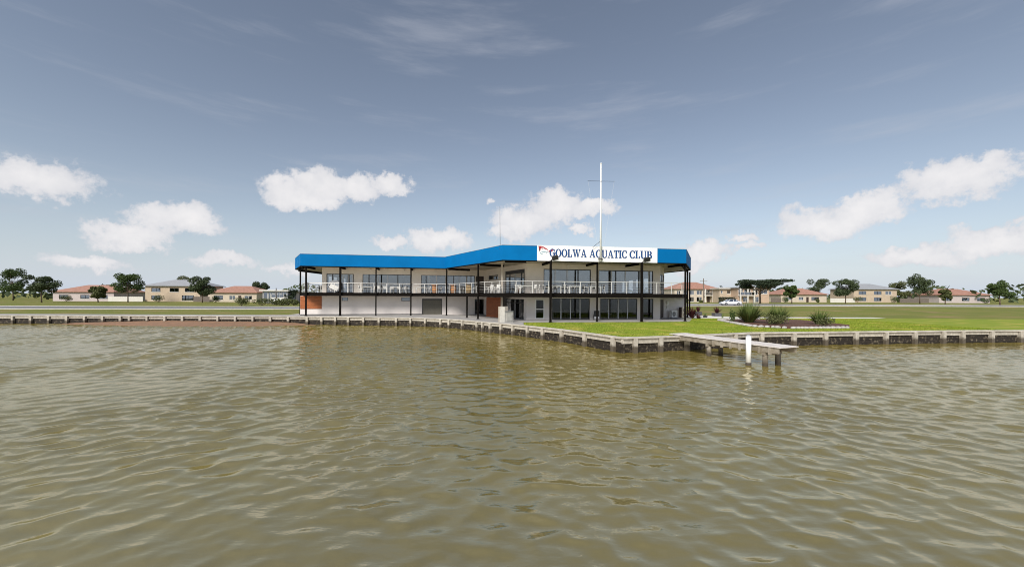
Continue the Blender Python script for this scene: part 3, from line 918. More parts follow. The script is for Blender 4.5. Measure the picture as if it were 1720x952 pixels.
# balustrade: posts, top rail, wires
def balustrade(L, u0, u1, first, step, bottom=DECK1):
    o = -.08
    a, c = L.pt(u0, o), L.pt(u1, o)
    rl = MB().tube((a.x, a.y, 3.985), (c.x, c.y, 3.985), .032, n=8).build('balustrade', m_galv, club)
    wb = MB()
    for k in range(6):
        z = 2.98 + k * .165
        wb.tube((a.x, a.y, z), (c.x, c.y, z), .006, n=4)
    wo_ = wb.build('wire', m_galv, rl); wo_['kind'] = 'stuff'
    u = first
    while u < u1 - .05:
        q = L.pt(u, o)
        MB().box((q.x, q.y, (2.79 + 3.97) / 2 + .02), (.06, .035, 3.97 - 2.83), math.atan2(L.d.y, L.d.x)).build('baluster', m_galv, rl)
        u += step
balustrade(deckl[2], .02, deckl[2].len, .1, 1.52)
balustrade(deckl[3], .03, deckl[3].len, .5, 1.55)
L = deckl[4]; balustrade(L, .02, L.len, L.u(867), 1.62)
balustrade(deckl[5], .03, deckl[5].len - .1, .8, 1.6)
balustrade(deckl[1], .03, deckl[1].len - .1, .5, 1.2)
balustrade(deckl[0], .5, deckl[0].len - .03, 1.0, 1.6)

# ------------------------------------------------------------------ sign with lettering
def arc(cx, cy, rx, ry, ix, iy, a0, a1, n=14, dx=0.0):
    out = []
    for i in range(n):
        t0, t1 = R(a0 + (a1 - a0) * i / n), R(a0 + (a1 - a0) * (i + 1) / n)
        out.append([(cx + ix * math.cos(t0), cy + iy * math.sin(t0)), (cx + rx * math.cos(t0), cy + ry * math.sin(t0)),
                    (cx + rx * math.cos(t1), cy + ry * math.sin(t1)), (cx + ix * math.cos(t1), cy + iy * math.sin(t1))])
        out[-1] = tuple(out[-1])
    return out
def rc(x0, x1, y0, y1): return [(x0, y0), (x1, y0), (x1, y1), (x0, y1)]
def ell(rx=.40, cx=.40): return arc(cx, .5, rx, .515, rx - .17, .455, 0, 360, 24)
G_ = {
 'O': (.80, ell()),
 'Q': (.80, ell() + [[(.38, .06), (.50, .10), (.86, -.20), (.74, -.26)]]),
 'C': (.72, arc(.40, .5, .40, .515, .23, .455, 48, 312, 20) + [rc(.62, .68, .66, .95), [(.56, .20), (.68, .24), (.70, .16), (.62, .10)]]),
 'G': (.80, arc(.40, .5, .40, .515, .23, .455, 48, 322, 20) + [rc(.58, .76, .06, .46), rc(.46, .86, .44, .51), rc(.62, .68, .66, .95)]),
 'L': (.64, [rc(.09, .25, .05, .95), rc(0, .34, .95, 1), rc(0, .60, 0, .05), rc(.54, .60, .05, .30)]),
 'I': (.36, [rc(.10, .26, .05, .95), rc(0, .36, .95, 1), rc(0, .36, 0, .05)]),
 'T': (.68, [rc(.26, .42, .05, .93), rc(.16, .52, 0, .05), rc(0, .68, .93, 1), rc(0, .06, .70, .93), rc(.62, .68, .70, .93)]),
 'U': (.80, [rc(.08, .24, .30, .95), rc(0, .32, .95, 1), rc(.62, .70, .30, .95), rc(.54, .78, .95, 1)] + arc(.39, .30, .31, .32, .15, .25, 180, 270, 8) + arc(.39, .30, .31, .32, .23, .25, 270, 360, 8)),
 'A': (.84, [[(.36, 1), (.47, 1), (.76, .05), (.60, .05)], [(.335, .93), (.38, .86), (.16, .05), (.10, .05)], rc(.22, .55, .30, .36), rc(0, .26, 0, .05), rc(.52, .84, 0, .05)]),
 'W': (1.16, [[(.08, .95), (.24, .95), (.42, .02), (.33, .02)], [(.54, .95), (.60, .95), (.42, .10), (.39, .02)], [(.50, .95), (.66, .95), (.84, .02), (.75, .02)],
              [(1.0, .95), (1.06, .95), (.84, .10), (.81, .02)], rc(0, .32, .95, 1), rc(.46, .72, .95, 1), rc(.92, 1.14, .95, 1)]),
 'B': (.72, [rc(.09, .25, .05, .95), rc(0, .40, .95, 1), rc(0, .40, 0, .05), rc(.25, .40, .49, .54)] + arc(.38, .745, .27, .255, .11, .205, -90, 90, 10) + arc(.38, .27, .32, .27, .15, .22, -90, 90, 10)),
}
LF = fas[4]
su0, su1 = LF.u(901.8), LF.u(1103.4)
SO = .05
sign = MB().obox(LF, su0, su1, ZF0 - .03, ZF1 + .05, .003, SO).build('sign_board', m_sign, club)
sign['label'] = 'white sign board with blue lettering and a red logo'
def flat(mb, pts, o, th=.02):     # pts in (u, z) on the sign plane
    n = len(pts)
    a = sum(pts[i][0] * pts[(i + 1) % n][1] - pts[(i + 1) % n][0] * pts[i][1] for i in range(n))
    if a < 0: pts = pts[::-1]
    vs_ = []
    for oo in (o, o + th):
        for u, z in pts:
            q = LF.pt(u, oo); vs_.append((q.x, q.y, z))
    mb.add(vs_, [tuple(range(n, 2 * n))] + [(i, (i + 1) % n, n + (i + 1) % n, n + i) for i in range(n)])
def word(txt, ua, ub, z0, h):
    tot = sum(G_[c][0] + .07 for c in txt) - .07
    s = (ub - ua) / tot; u = ua
    for c in txt:
        w, pieces = G_[c]
        mb = MB()
        for k, p in enumerate(pieces):
            mx_, my_ = sum(a for a, _ in p) / len(p), sum(b_ for _, b_ in p) / len(p)
            p = [(x + (math.copysign(.024, x - mx_) if isinstance(p, tuple) else (-.03, .03, .03, -.03)[i_]), y + math.copysign(.014, y - my_)) for i_, (x, y) in enumerate(p)]
            flat(mb, [(u + x * s, z0 + y * h) for x, y in p], SO + .001, .015 + .0008 * k)
        mb.build('letter', m_letter, sign)
        u += (w + .07) * s
tz0, th_ = 6.36, .76
word('GOOLWA', LF.u(922.6), LF.u(984.6), tz0, th_)
word('AQUATIC', LF.u(989.6), LF.u(1052.0), tz0, th_)
word('CLUB', LF.u(1056.8), LF.u(1094.4), tz0, th_)
def lg(pts, m, k, name):
    # logo points in pixels of the emblem drawing -> sign plane metres
    mb = MB()
    for i, poly in enumerate(pts):
        flat(mb, [(su0 + (x - 160) / 23.8 * .0575, ZF1 - (y - 225) / 23.8 * .0605) for x, y in poly], SO + .002 + .003 * k, .012 + .0008 * i)
    mb.build(name, m, sign)
lg([[(200, 232), (330, 236), (420, 262), (430, 330), (250, 330)], [(420, 262), (600, 360), (610, 392), (430, 330)], [(215, 330), (300, 330), (285, 400), (240, 400)], [(330, 330), (400, 330), (385, 345)]], m_red, 0, 'logo_sail')
lg([[(205, 240), (232, 240), (280, 450), (252, 450)]], m_brown, 1, 'logo_mast')
def swoosh(pts, w):
    out = []
    for (x0, y0), (x1, y1) in zip(pts[:-1], pts[1:]): out.append([(x0, y0 - w), (x1, y1 - w), (x1, y1 + w), (x0, y0 + w)])
    return out
lg(swoosh([(260, 510), (330, 470), (400, 452), (470, 458), (560, 488)], 9), m_teal, 0, 'logo_wave')
lg(swoosh([(280, 560), (330, 530), (400, 515)], 8), m_teal, 0, 'logo_wave')
lg(swoosh([(460, 425), (540, 440), (620, 455)], 6), m_letter, 0, 'logo_wave')
lg([[(610, 425), (690, 380), (720, 460), (660, 455)], [(690, 380), (790, 352), (800, 400), (720, 460)]], m_red, 1, 'logo_wave')
lg([[(340, 272), (352, 272), (352, 320), (340, 320)], [(372, 282), (384, 284), (384, 322), (372, 322)], [(412, 296), (424, 300), (424, 330), (412, 328)]], m_sign, 2, 'logo_mark')

# ------------------------------------------------------------------ flagpole and aerial
q = LF.pt(LF.u(1008.4, o=.3), .30)
fp = thing('flagpole', (q.x, q.y, 5.95), 'tall white flagpole mast with a thin crossarm in front of the sign', 'flagpole')
ztop = CZ + (HY + .74 - 276) * q.y / F
MB().tube((q.x, q.y, 5.95), (q.x, q.y, ztop), .105, .06, 10).build('pole', m_white, fp, True)
zy = CZ + (HY + .74 - 305) * q.y / F
MB().tube((q.x - 1.32, q.y - .1, zy + .02), (q.x + 1.32, q.y - .1, zy - .02), .014, n=6).build('crossarm', m_dark, fp)
zg = CZ + (HY + .7 - 416) * q.y / F
MB().tube((q.x - .82, q.y - .05, zg), (q.x - .05, q.y, zg + .62), .02, n=6).build('gaff', m_dark, fp)
MB().box((q.x - .02, q.y + .0, 6.22), (.36, .30, .07)).box((q.x + .16, q.y, 6.16), (.14, .08, .1)).build('bracket', m_alu, fp)
MB().sphere((q.x, q.y, ztop + .05), .09, 8, 6).build('finial', m_white, fp, True)
for s in (-1, 1):
    MB().tube((q.x + s * 1.28, q.y - .1, zy), (q.x + s * .12, q.y - .05, 6.3), .006, n=4).build('halyard', m_galv, fp)
q = Vector(K) + Vector((-.12, .45)); q2 = at(840.6, 347, q.y)
an = thing('aerial', (q.x, q.y, 7.05), 'hairline whip aerial standing on the roof corner left of the sign', 'aerial')
MB().tube((q2.x, q.y, 7.05), (q2.x - .06, q.y, q2.z), .022, .008, 6).build('whip', m_dark, an)
MB().box((q2.x, q.y, 7.12), (.12, .12, .14)).build('mount', m_alu, an)

# ------------------------------------------------------------------ quay wall
QL = [Line(QUAY[i], QUAY[i + 1]) for i in range(len(QUAY) - 1)]
quay = thing('quay_wall', (QUAY[12][0], QUAY[12][1], WATER), 'weathered timber quay wall with posts and beams along the water', 'quay wall')
def qpt(px):
    for i, L in enumerate(QL):
        u = L.u(px, 545)
        q = L.pt(u)
        if -0.001 <= u <= L.len + .001 and q.y > 0: return i, L, u
    return None
posts = []
for px in (485, 516.5, 541, 564, 585.5, 611, 637, 666, 690, 715, 741, 755, 777.5, 802, 811.5, 824.5, 842.5, 862.5, 887, 912.6, 944.6, 983.5, 1031.5, 1066, 1108.5, 1153):
    r_ = qpt(px)
    if r_: posts.append(r_)
# carry on at the same spacing beyond
for i, L in ((0, QL[0]), (1, QL[1]), (2, QL[2])):
    u = 1.0
    while u < L.len:
        if L.pt(u).x > -95: posts.append((i, L, u))
        u += 2.0
for i in range(13, len(QL)):
    u = (0.9 if i > 13 else 1.6)
    while u < QL[i].len:
        if QL[i].pt(u).x < 95: posts.append((i, QL[i], u))
        u += 2.6
rq = random.Random(5)
def near_corner(i, u): return False
for (i, L, u) in posts:
    w = rq.uniform(.20, .27)
    if L.pt(u).y < 30: w = rq.uniform(.24, .29)
    ang = math.atan2(L.d.y, L.d.x)
    q = L.pt(u, .07)
    MB().box((q.x, q.y, (-1.6 - .035) / 2), (w, .22, 1.6 - .035), ang + rq.uniform(-.03, .03)).build('post', m_timber, quay)
for i, L in enumerate(QL):
    if L.pt(0).x < -100 or L.pt(0).x > 100: 
        pass
    us = [0.0] + sorted(u for (k, _, u) in posts if k == i) + [L.len]
    for a, c in zip(us[:-1], us[1:]):
        if c - a < .2 or abs(L.pt(a).x) > 96: continue
        e = .16
        a2 = a + (e if a > 0 else .0); c2 = c - (e if c < L.len else 0.0)
        if c2 - a2 < .1: continue
        dz = rq.uniform(-.02, .02)
        MB().obox(L, a2, c2, -.30 + dz * 2.5, -.05, -.10, .03 + rq.uniform(-.01, .012)).build('beam', m_timber, quay)
        # lower lagging boards, wet and dark
        for k in range(3):
            z1_ = -.34 - k * .27
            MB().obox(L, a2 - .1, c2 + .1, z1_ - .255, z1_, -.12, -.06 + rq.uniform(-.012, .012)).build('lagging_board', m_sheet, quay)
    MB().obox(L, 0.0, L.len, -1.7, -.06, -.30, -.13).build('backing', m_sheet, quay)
# capping planks
capj = []
for i, L in enumerate(QL):
    n = max(1, int(L.len / 3.6)) if abs(L.pt(L.len / 2).x) < 100 else 4
    for k in range(n):
        a, c = L.len * k / n + .006, L.len * (k + 1) / n - .006
        MB().obox(L, a, c, -.03, .05 + rq.uniform(-.004, .006), -.28, .15).build('cap_plank', m_cap, quay)
# beach in the shallow left corner
bp = MB()
pts = [(-52, 44), (-52, 43.0), (-46, 41.6), (-38, 40.2), (-31, 39.6), (-26.5, 41.2), (-22.8, 43.1), (-21.0, 44.2), (-25, 44.6), (-40, 44.2)]
zs_ = [-.9, -1.1, -1.1, -1.1, -1.1, -1.1, -1.1, -1.0, -.62, -.5]
mid = [(-49, 43.4, -.74), (-43, 42.6, -.74), (-33, 42.3, -.74), (-27, 43.1, -.78)]
bp.add([(p[0], p[1], z) for p, z in zip(pts, zs_)] + mid, [(0, 1, 10), (1, 2, 10), (2, 11, 10), (2, 3, 11), (3, 12, 11), (3, 4, 12), (4, 5, 12), (5, 13, 12), (5, 6, 13), (6, 7, 13), (7, 8, 13), (8, 12, 13), (8, 9, 12), (9, 11, 12), (9, 10, 11), (9, 0, 10)])
tag(bp.build('beach', m_sand, smooth=True), 'small reddish sand bank at the foot of the quay', kind='structure')

# ------------------------------------------------------------------ jetty and piling
JA, JB = Vector((10.45, 25.2)), Vector((13.0, 18.6))
jd = (JB - JA).normalized(); jn = Vector((-jd.y, jd.x))           # jn points right
JL = Line(JA, JB)
jetty = thing('jetty', (JA.x, JA.y, 0), 'pale timber plank jetty reaching from the lawn out over the water', 'jetty')
JW = 1.35
sgn = 1 if JL.n.x > 0 else -1
def jo(o): return sgn * o
u = 0.0; k = 0
rj = random.Random(9)
while u < JL.len:
    zt = .14 + rj.uniform(-.006, .006)
    lo, hi = sorted((jo(-.03 + rj.uniform(-.02, .02)), jo(JW + rj.uniform(-.02, .02))))
    MB().obox(JL, u, u + .14, zt - .045, zt, lo, hi).build('plank', m_plank, jetty)
    u += .15
for o in (.04, JW - .06):
    lo, hi = sorted((jo(o), jo(o + .08)))
    MB().obox(JL, .25, JL.len, -.20, .088, lo, hi).build('beam', m_jbeam, jetty)
for u in (2.9, 6.3):
    lo, hi = sorted((jo(.02), jo(JW)))
    MB().obox(JL, u - .08, u + .08, -.36, -.205, lo, hi).build('beam', m_jbeam, jetty)
    for o in (.2, JW - .2):
        q = JL.pt(u, jo(o)); MB().tube((q.x, q.y, -2.0), (q.x, q.y, -.365), .13, n=12).build('pile', m_jbeam, jetty, True)
u = 3.3
while u < JL.len - .1:       # short side blocks along the outer beam
    lo, hi = sorted((jo(.035), jo(-.02)))
    MB().obox(JL, u, u + .14, -.28, .05, lo, hi).build('fender_block', m_jbeam, jetty)
    u += .55
q = at(1257.2, 590, 19.55)
pile = thing('mooring_pile', (q.x, q.y, WATER), 'white sleeved mooring pile with a dark foot beside the jetty', 'mooring pile')
MB().tube((q.x, q.y, -.78), (q.x, q.y, .56), .125, n=16).build('sleeve', m_white, pile, True)
MB().tube((q.x, q.y, -2.2), (q.x, q.y, -.78), .135, n=16).build('foot', m_jbeam, pile, True)
MB().lathe((q.x, q.y, .56), [(.135, 0), (.135, .03), (.05, .07)], 16).build('cap', m_greytop, pile)

# ------------------------------------------------------------------ barbecue, board, air conditioners
q = at(851, 541.0, 36.7)
bb = thing('barbecue', (q.x, q.y, .03), 'pale square public barbecue with raised back panel beside the quay', 'barbecue', rz=R(38))
MB().box((0, 0, .5), (.98, .84, 1.0)).build('body', m_bbq, bb, local=True)
MB().box((0, 0, 1.03), (1.06, .92, .055)).build('hotplate', m_steel, bb, local=True)
MB().box((-.1, .44, .75), (1.1, .07, 1.5)).build('back_panel', m_tan, bb, local=True)
MB().box((-.535, .02, .74), (.05, .9, 1.48)).build('side_panel', m_bbq, bb, local=True)
dd_ = MB().box((.0, -.435, .48), (.7, .03, .7)).build('door', m_bbq, bb, local=True)
MB().box((.26, -.465, .6), (.03, .03, .16)).build('handle', m_steel, dd_, local=True)
q = WRn.pt(WRn.u(997.8), .75)
bo = thing('menu_board', (q.x, q.y, .03), 'dark menu board on a pale base beside the lower glass doors', 'sign', rz=angR)
MB().box((0, 0, .68), (.60, .05, .60)).build('panel', m_black, bo, local=True)
MB().box((0, -.01, .24), (.52, .04, .24)).build('lower_panel', m_greytop, bo, local=True)
for s in (-1, 1):
    MB().box((s * .28, 0, .2), (.04, .06, .4)).build('leg', m_alu, bo, local=True)
    MB().box((s * .28, .16, .3), (.03, .03, .6)).build('leg', m_alu, bo, local=True)

def fan(parent, x, y, z, r, m_ring):
    f = MB()
    for k in range(4):
        rr_ = r * (.35 + .2 * k)
        n = 20
        for i in range(n):
            a0, a1 = 2 * math.pi * i / n, 2 * math.pi * (i + 1) / n
            f.tube((x + rr_ * math.cos(a0), y, z + rr_ * math.sin(a0)), (x + rr_ * math.cos(a1), y, z + rr_ * math.sin(a1)), .008, n=4, cap=False)
    for k in range(6):
        a = math.pi / 6 + k * math.pi / 3
        f.tube((x, y, z), (x + r * math.cos(a), y, z + r * math.sin(a)), .007, n=4)
    g = f.build('fan_guard', m_ring, parent, local=True)
    bl = MB()
    n = 24
    bl.add([(x, y + .05, z)] + [(x + r * math.cos(2 * math.pi * i / n), y + .05, z + r * math.sin(2 * math.pi * i / n)) for i in range(n)], [(0, i + 1, (i + 1) % n + 1) for i in range(n)])
    bl.build('fan_recess', m_black, g, local=True)
    h = MB()
    for k in range(4):
        a = k * math.pi / 2 + .3
        h.add([(x + .05 * math.cos(a), y + .045, z + .05 * math.sin(a)), (x + r * .9 * math.cos(a - .35), y + .04, z + r * .9 * math.sin(a - .35)), (x + r * .9 * math.cos(a + .35), y + .03, z + r * .9 * math.sin(a + .35))], [(0, 1, 2)])
    h.build('fan_blade', m_alu, g, local=True)
angA = math.atan2(ACL.d.y, ACL.d.x)
def ac_unit(px, w, h, d, m, fans, label, side=None):
    q = ACL.pt(ACL.u(px), .35 + d / 2)
    t = thing('air_conditioner', (q.x, q.y, .03), label, 'air conditioner', 'outdoor air conditioner units', angA)
    y = -d / 2
    # cabinet: open front ring round each fan
    c = MB().box((0, .03, .06 + h / 2), (w, d - .06, h)).box((0, y + .015, .06 + h - .03), (w, .03, .06)).box((0, y + .015, .09), (w, .03, .06))
    c.box((-w / 2 + .03, y + .015, .06 + h / 2), (.06, .03, h - .12)).box((w / 2 - .03, y + .015, .06 + h / 2), (.06, .03, h - .12))
    c.build('cabinet', m, t, local=True)
    for fx, fz, fr in fans:
        # square front plate with a round hole
        n = 24; s_ = fr * 1.25
        v, f_ = [], []
        for i in range(n):
            a = 2 * math.pi * i / n
            mx_ = max(abs(math.cos(a)), abs(math.sin(a)))
            v += [(fx + fr * math.cos(a), y - .002, fz + fr * math.sin(a)), (fx + s_ * math.cos(a) / mx_, y - .002, fz + s_ * math.sin(a) / mx_), (fx + fr * math.cos(a), y + .03, fz + fr * math.sin(a))]
        for i in range(n):
            j = (i + 1) % n
            f_ += [(3 * i, 3 * i + 1, 3 * j + 1, 3 * j), (3 * i, 3 * j, 3 * j + 2, 3 * i + 2)]
        MB().add(v, f_).build('fan_surround', m, t, local=True)
        fan(t, fx, y - .02, fz, fr, m)
    for s in (-1, 1):
        MB().box((s * w * .36, 0, .03), (.08, d * .9, .06)).build('foot', m_alu, t, local=True)
    if side: MB().box((-w / 2 - .08, .02, .06 + h / 2), (.15, d * .8, h)).build('side_panel', side, t, local=True)
    return t
ac_unit(1125.2, .92, .82, .36, m_acwhite, [(-.06, .48, .29)], 'white air conditioner with one large black fan by the right end wall')
ac_unit(1141.0, .62, 1.2, .36, m_acbeige, [(.03, .38, .22), (.03, .92, .22)], 'tall beige air conditioner with two stacked fans', m_brown)
for px, py, w, h in ((1121, 508.5, .28, .34), (1119.3, 516, .1, .3)):
    q = ACL.pt(ACL.u(px), .06)
    MB().box((q.x, q.y, ACL.z(px, py)), (w, .1, h), angA).build('meter_box', m_acwhite, club)

# ------------------------------------------------------------------ deck furniture
ZD = DECK1 + .001
def on_deck(L, px, back):
    q = L.pt(L.u(px), -back)
    u = L.u(px, HY, -back); q = L.pt(u, -back)
    return (q.x, q.y, ZD)
# chair
def make_chair(name, label, cat, frame, seat, group):
    t = thing(name, (0, 0, 0), label, cat, group)
    MB().box((0, 0, .45), (.44, .44, .035)).build('seat', seat, t, local=True)
    MB().box((0, .22, .70), (.42, .03, .34)).build('backrest', seat, t, local=True)
    for sx in (-1, 1):
        MB().tube((sx * .21, -.2, .0), (sx * .19, -.18, .45), .022, n=6).build('leg', frame, t, local=True)
        MB().tube((sx * .21, .27, .0), (sx * .2, .19, .44), .022, n=6).tube((sx * .2, .19, .44), (sx * .2, .25, .88), .022, n=6).build('leg', frame, t, local=True)
        MB().tube((sx * .22, -.19, .64), (sx * .21, .22, .66), .02, n=6).tube((sx * .21, -.19, .45), (sx * .22, -.19, .64), .018, n=6).build('armrest', frame, t, local=True)
    return t
def make_table(name, label, top, frame, w, d, group):
    t = thing(name, (0, 0, 0), label, 'table', group)
    MB().box((0, 0, .735), (w, d, .04)).build('tabletop', top, t, local=True)
    MB().box((0, -d / 2 + .05, .69), (w - .1, .03, .045)).box((0, d / 2 - .05, .69), (w - .1, .03, .045)).box((-w / 2 + .06, 0, .69), (.03, d - .14, .045)).box((w / 2 - .06, 0, .69), (.03, d - .14, .045)).build('frame', frame, t, local=True)
    for sx in (-1, 1):
        for sy in (-1, 1):
            MB().box((sx * (w / 2 - .04), sy * (d / 2 - .04), .357), (.05, .05, .714)).build('leg', frame, t, local=True)
    return t
GT, GC = 'tables on the upper deck', 'chairs on the upper deck'
ch0 = make_chair('chair', 'x', 'chair', m_plastic, m_black, GC)       # pale frame, dark seat
ch1 = make_chair('chair', 'x', 'chair', m_plastic, m_plastic, GC)     # all white
tb0 = make_table('table', 'x', m_plastic, m_plastic, 1.25, .8, GT)
tb1 = make_table('table', 'x', m_greytop, m_plastic, 1.1, .8, GT)
used = set()
def place(o, L, px, back, rz, label, group):
    loc = on_deck(L, px, back)
    if o.name not in used:
        used.add(o.name)
        o.location = loc; o.rotation_euler = (0, 0, rz); o['label'] = label; o['group'] = group
        return o
    return dup(o, loc, rz, label, group)
DL, DC, DR = deckl[2], deckl[3], deckl[4]
# right wing: three tables at the railing with dark chairs
place(tb1, DR, 932, .75, angR, 'grey topped deck table right of the left floodlight post', GT)
place(tb1, DR, 963, .75, angR, 'grey topped deck table midway along the middle upper window', GT)
place(tb1, DR, 998, .75, angR, 'grey topped deck table behind the foot of the white flagpole', GT)
for px, bk, rz, lb in ((916.5, .8, 1.57, 'dark seated chair at the left edge of the middle upper window'),
                       (945, .8, -1.57, 'dark seated chair right of the first grey deck table'),
                       (932, 1.55, 0, 'dark seated chair behind the first grey deck table'),
                       (951.5, .9, 1.5, 'dark seated chair left of the midway grey deck table'),
                       (963, 1.55, 0, 'dark seated chair behind the midway grey deck table'),
                       (984, .8, 1.5, 'dark seated chair left of the table behind the flagpole'),
                       (998, 1.55, 0, 'dark seated chair behind the table at the flagpole'),
                       (1011, .85, -1.5, 'dark seated chair right of the table at the flagpole')):
    place(ch0, DR, px, bk, angR + rz, lb, GC)
# corner by the canted windows
place(tb0, DR, 883, .95, angR, 'white deck table in front of the canted corner windows', GT)
for px, bk, rz, lb in ((869.5, .9, 1.3, 'white chair left of the table at the canted windows'),
                       (874, 1.6, .3, 'white chair behind the table at the canted windows'),
                       (896, .9, -1.3, 'white chair right of the table at the canted windows'),
                       (902.5, 1.2, -1.9, 'white chair standing alone against the cream wall beside the sign edge')):
    place(ch1, DR, px, bk, angR + rz, lb, GC)
for px, bk, rz, lb in ((818, .5, 2.6, 'leftmost white chair of the row left of the tan post'),
                       (824, .9, .3, 'second white chair from the left in the row by the tan post'),
                       (829.5, .5, 2.9, 'third white chair from the left in the row by the tan post'),
                       (835.5, .6, .5, 'white chair one before the tan post'),
                       (840.5, .45, 2.9, 'white chair touching the left side of the tan post')):
    place(ch1, DC, px, bk, angC + rz, lb, GC)
# left wing
place(tb0, DL, 616, .8, angL, 'leftmost white deck table beside the second left window', GT)
place(tb0, DL, 664, .75, angL, 'white deck table in the middle of the second left window', GT)
place(tb0, DL, 708, .8, angL, 'white deck table in front of the cream wall between two left windows', GT)
for px, bk, rz, lb in ((606.5, .9, 1.4, 'white chair left of the leftmost white deck table'),
                       (626, .9, -1.3, 'white chair right of the leftmost white deck table'),
                       (638, .7, 2.7, 'white chair just right of the third left verandah post'),
                       (646, .9, .2, 'white chair left of the middle white deck table'),
                       (658, 1.55, .0, 'white chair behind the left end of the middle white table'),
                       (670, 1.55, .2, 'white chair behind the right end of the middle white table'),
                       (678, .7, -1.5, 'white chair right of the middle white deck table'),
                       (683, 1.2, .9, 'white chair close to the left of the fourth left post'),
                       (696, .9, 1.5, 'white chair close to the right of the fourth left post'),
                       (719.5, 1.0, -1.4, 'white chair between the cream wall table and the first barrel')):
    place(ch1, DL, px, bk, angL + rz, lb, GC)
for px, bk, rz, lb in ((738.5, .8, -1.2, 'dark seated chair right of the leftmost barrel'),
                       (752, 1.0, 1.4, 'dark seated chair left of the middle barrel'),):
    place(ch0, DL, px, bk, angL + rz, lb, GC)
place(ch0, DC, 775.5, .9, angC + .9, 'dark seated chair between the middle and the rightmost barrel', GC)
place(ch0, DC, 797.5, 1.3, angC - .6, 'dark seated chair right of the rightmost barrel', GC)
# barrels
def barrel(loc, body, label, h=.98):
    t = thing('barrel_table', loc, label, 'barrel table', 'barrel tables on the upper deck')
    n = 16
    for k in range(n):
        a0, a1 = 2 * math.pi * (k + .03) / n, 2 * math.pi * (k + .97) / n
        prof = [(.29, 0), (.345, h * .3), (.355, h * .5), (.345, h * .7), (.29, h)]
        v = []
        for r_, z in prof:
            for a in (a0, a1): v.append((r_ * math.cos(a), r_ * math.sin(a), z))
            for a in (a1, a0): v.append(((r_ - .03) * math.cos(a), (r_ - .03) * math.sin(a), z))
        f = []
        for j in range(4):
            for e in range(4): f.append((j * 4 + e, j * 4 + (e + 1) % 4, j * 4 + 4 + (e + 1) % 4, j * 4 + 4 + e))
        f += [(3, 2, 1, 0), (16, 17, 18, 19)]
        MB().add(v, f).build('stave', body, t, local=True)
    for z, r_ in ((.06, .302), (h * .28, .345), (h * .72, .345), (h - .06, .302)):
        MB().lathe((0, 0, z), [(r_ - .01, -.025), (r_ + .008, -.025), (r_ + .008, .025), (r_ - .01, .025)], 20).build('hoop', m_hoop, t, local=True)
    MB().lathe((0, 0, h), [(.40, 0.002), (.42, .015), (.42, .045), (.40, .06)], 24).build('top', body, t, local=True)
    return t
barrel(on_deck(DL, 730.2, .75), m_barrel, 'leftmost orange brown barrel table on the deck')
barrel(on_deck(DC, 761.5, .75), m_barrel, 'middle brown barrel table with a wide top just right of the roof bend')
barrel(on_deck(DC, 787.5, .75), m_barrel2, 'rightmost yellowish barrel table on the deck')
# leaning boards and bin at the left end
q = on_deck(DL, 561.5, 1.35)
rt = thing('round_tabletop', q, 'pale grey round tabletop standing on edge at the left doors', 'tabletop', rz=angL)
MB().tube((0, .10, .80), (0, .15, .80), .78, n=40).build('disc', m_greytop, rt, local=True)
MB().box((0, .2, .4), (.5, .06, .06)).box((-.2, .22, .4), (.05, .05, .8)).box((.2, .22, .4), (.05, .05, .8)).build('leg_frame', m_alu, rt, local=True)
q = on_deck(DL, 560.5, 1.0)
ft = thing('folded_table', q, 'tilted pale folding table with dark edges leaning on a round tabletop', 'table', rz=angL)
rotm = Matrix.Translation((0, 0, .66)) @ Matrix.Rotation(R(26), 4, 'Y')
def rb(*boxes):
    b_ = MB()
    for c, d in boxes: b_.box(c, d)
    b_.v = [tuple(rotm @ Vector(v)) for v in b_.v]
    return b_
rb(((0, 0, 0), (1.06, .04, .56))).build('panel', m_plastic, ft, local=True)
rb(((0, -.01, -.31), (1.2, .07, .06)), ((-.56, -.01, 0), (.06, .07, .56))).build('edge_frame', m_alu, ft, local=True)
rb(((-.3, .05, -.5), (.05, .04, .42))).build('leg', m_alu, ft, local=True)
MB().box((.3, .03, .12), (.05, .05, .24)).box((-.3, .03, .3), (.05, .05, .6)).build('leg', m_alu, ft, local=True)
q = at(538.2, 487, 52.5)
bn = thing('bin', (q.x, q.y, ZD), 'black bin on the deck beyond the left wall corner', 'bin')
MB().lathe((0, 0, .45), [(.22, 0), (.26, .5)], 14).build('tub', m_black, bn, local=True)
MB().lathe((0, 0, 0), [(.05, 0), (.05, .45)], 8).box((0, 0, .02), (.4, .4, .04)).build('stand', m_alu, bn, local=True)
q = at(532.8, 488, 52.0)
st = thing('stool', (q.x, q.y, ZD), 'low pale stool on the deck left of the black bin', 'stool')
MB().box((0, 0, .62), (.42, .36, .06)).build('seat', m_greytop, st, local=True)
for sx in (-1, 1):
    for sy in (-1, 1): MB().tube((sx * .2, sy * .17, 0), (sx * .15, sy * .12, .6), .02, n=6).build('leg', m_plastic, st, local=True)
# white tables inside behind the lower glass doors
for px, lb in ((1036, 'long white table inside the lower right glass doors'), (962, 'long white table inside the lower left glass doors')):
    u = WRn.u(px); q = WRn.pt(u, -3.0)
    t = make_table('table', lb, m_plastic, m_greytop, 2.4, .8, 'tables inside the lower room')
    t.location = (q.x, q.y, .051); t.rotation_euler = (0, 0, angR)

for px, bk, rz, lb in ((1024, -2.5, 1.4, 'white chair inside at the left end of the long table'), (1031, -3.7, .1, 'white chair inside behind the long table'),
                       (1042, -3.7, -.2, 'second white chair inside behind the long table'), (952, -3.7, .2, 'white chair inside the lower left glass doors'),
                       (972, -3.6, -.3, 'second white chair inside the lower left glass doors')):
    u = WRn.u(px, HY, bk); q = WRn.pt(u, bk)
    dup(ch1, (q.x, q.y, .051), angR + rz, lb, 'chairs inside the lower room')
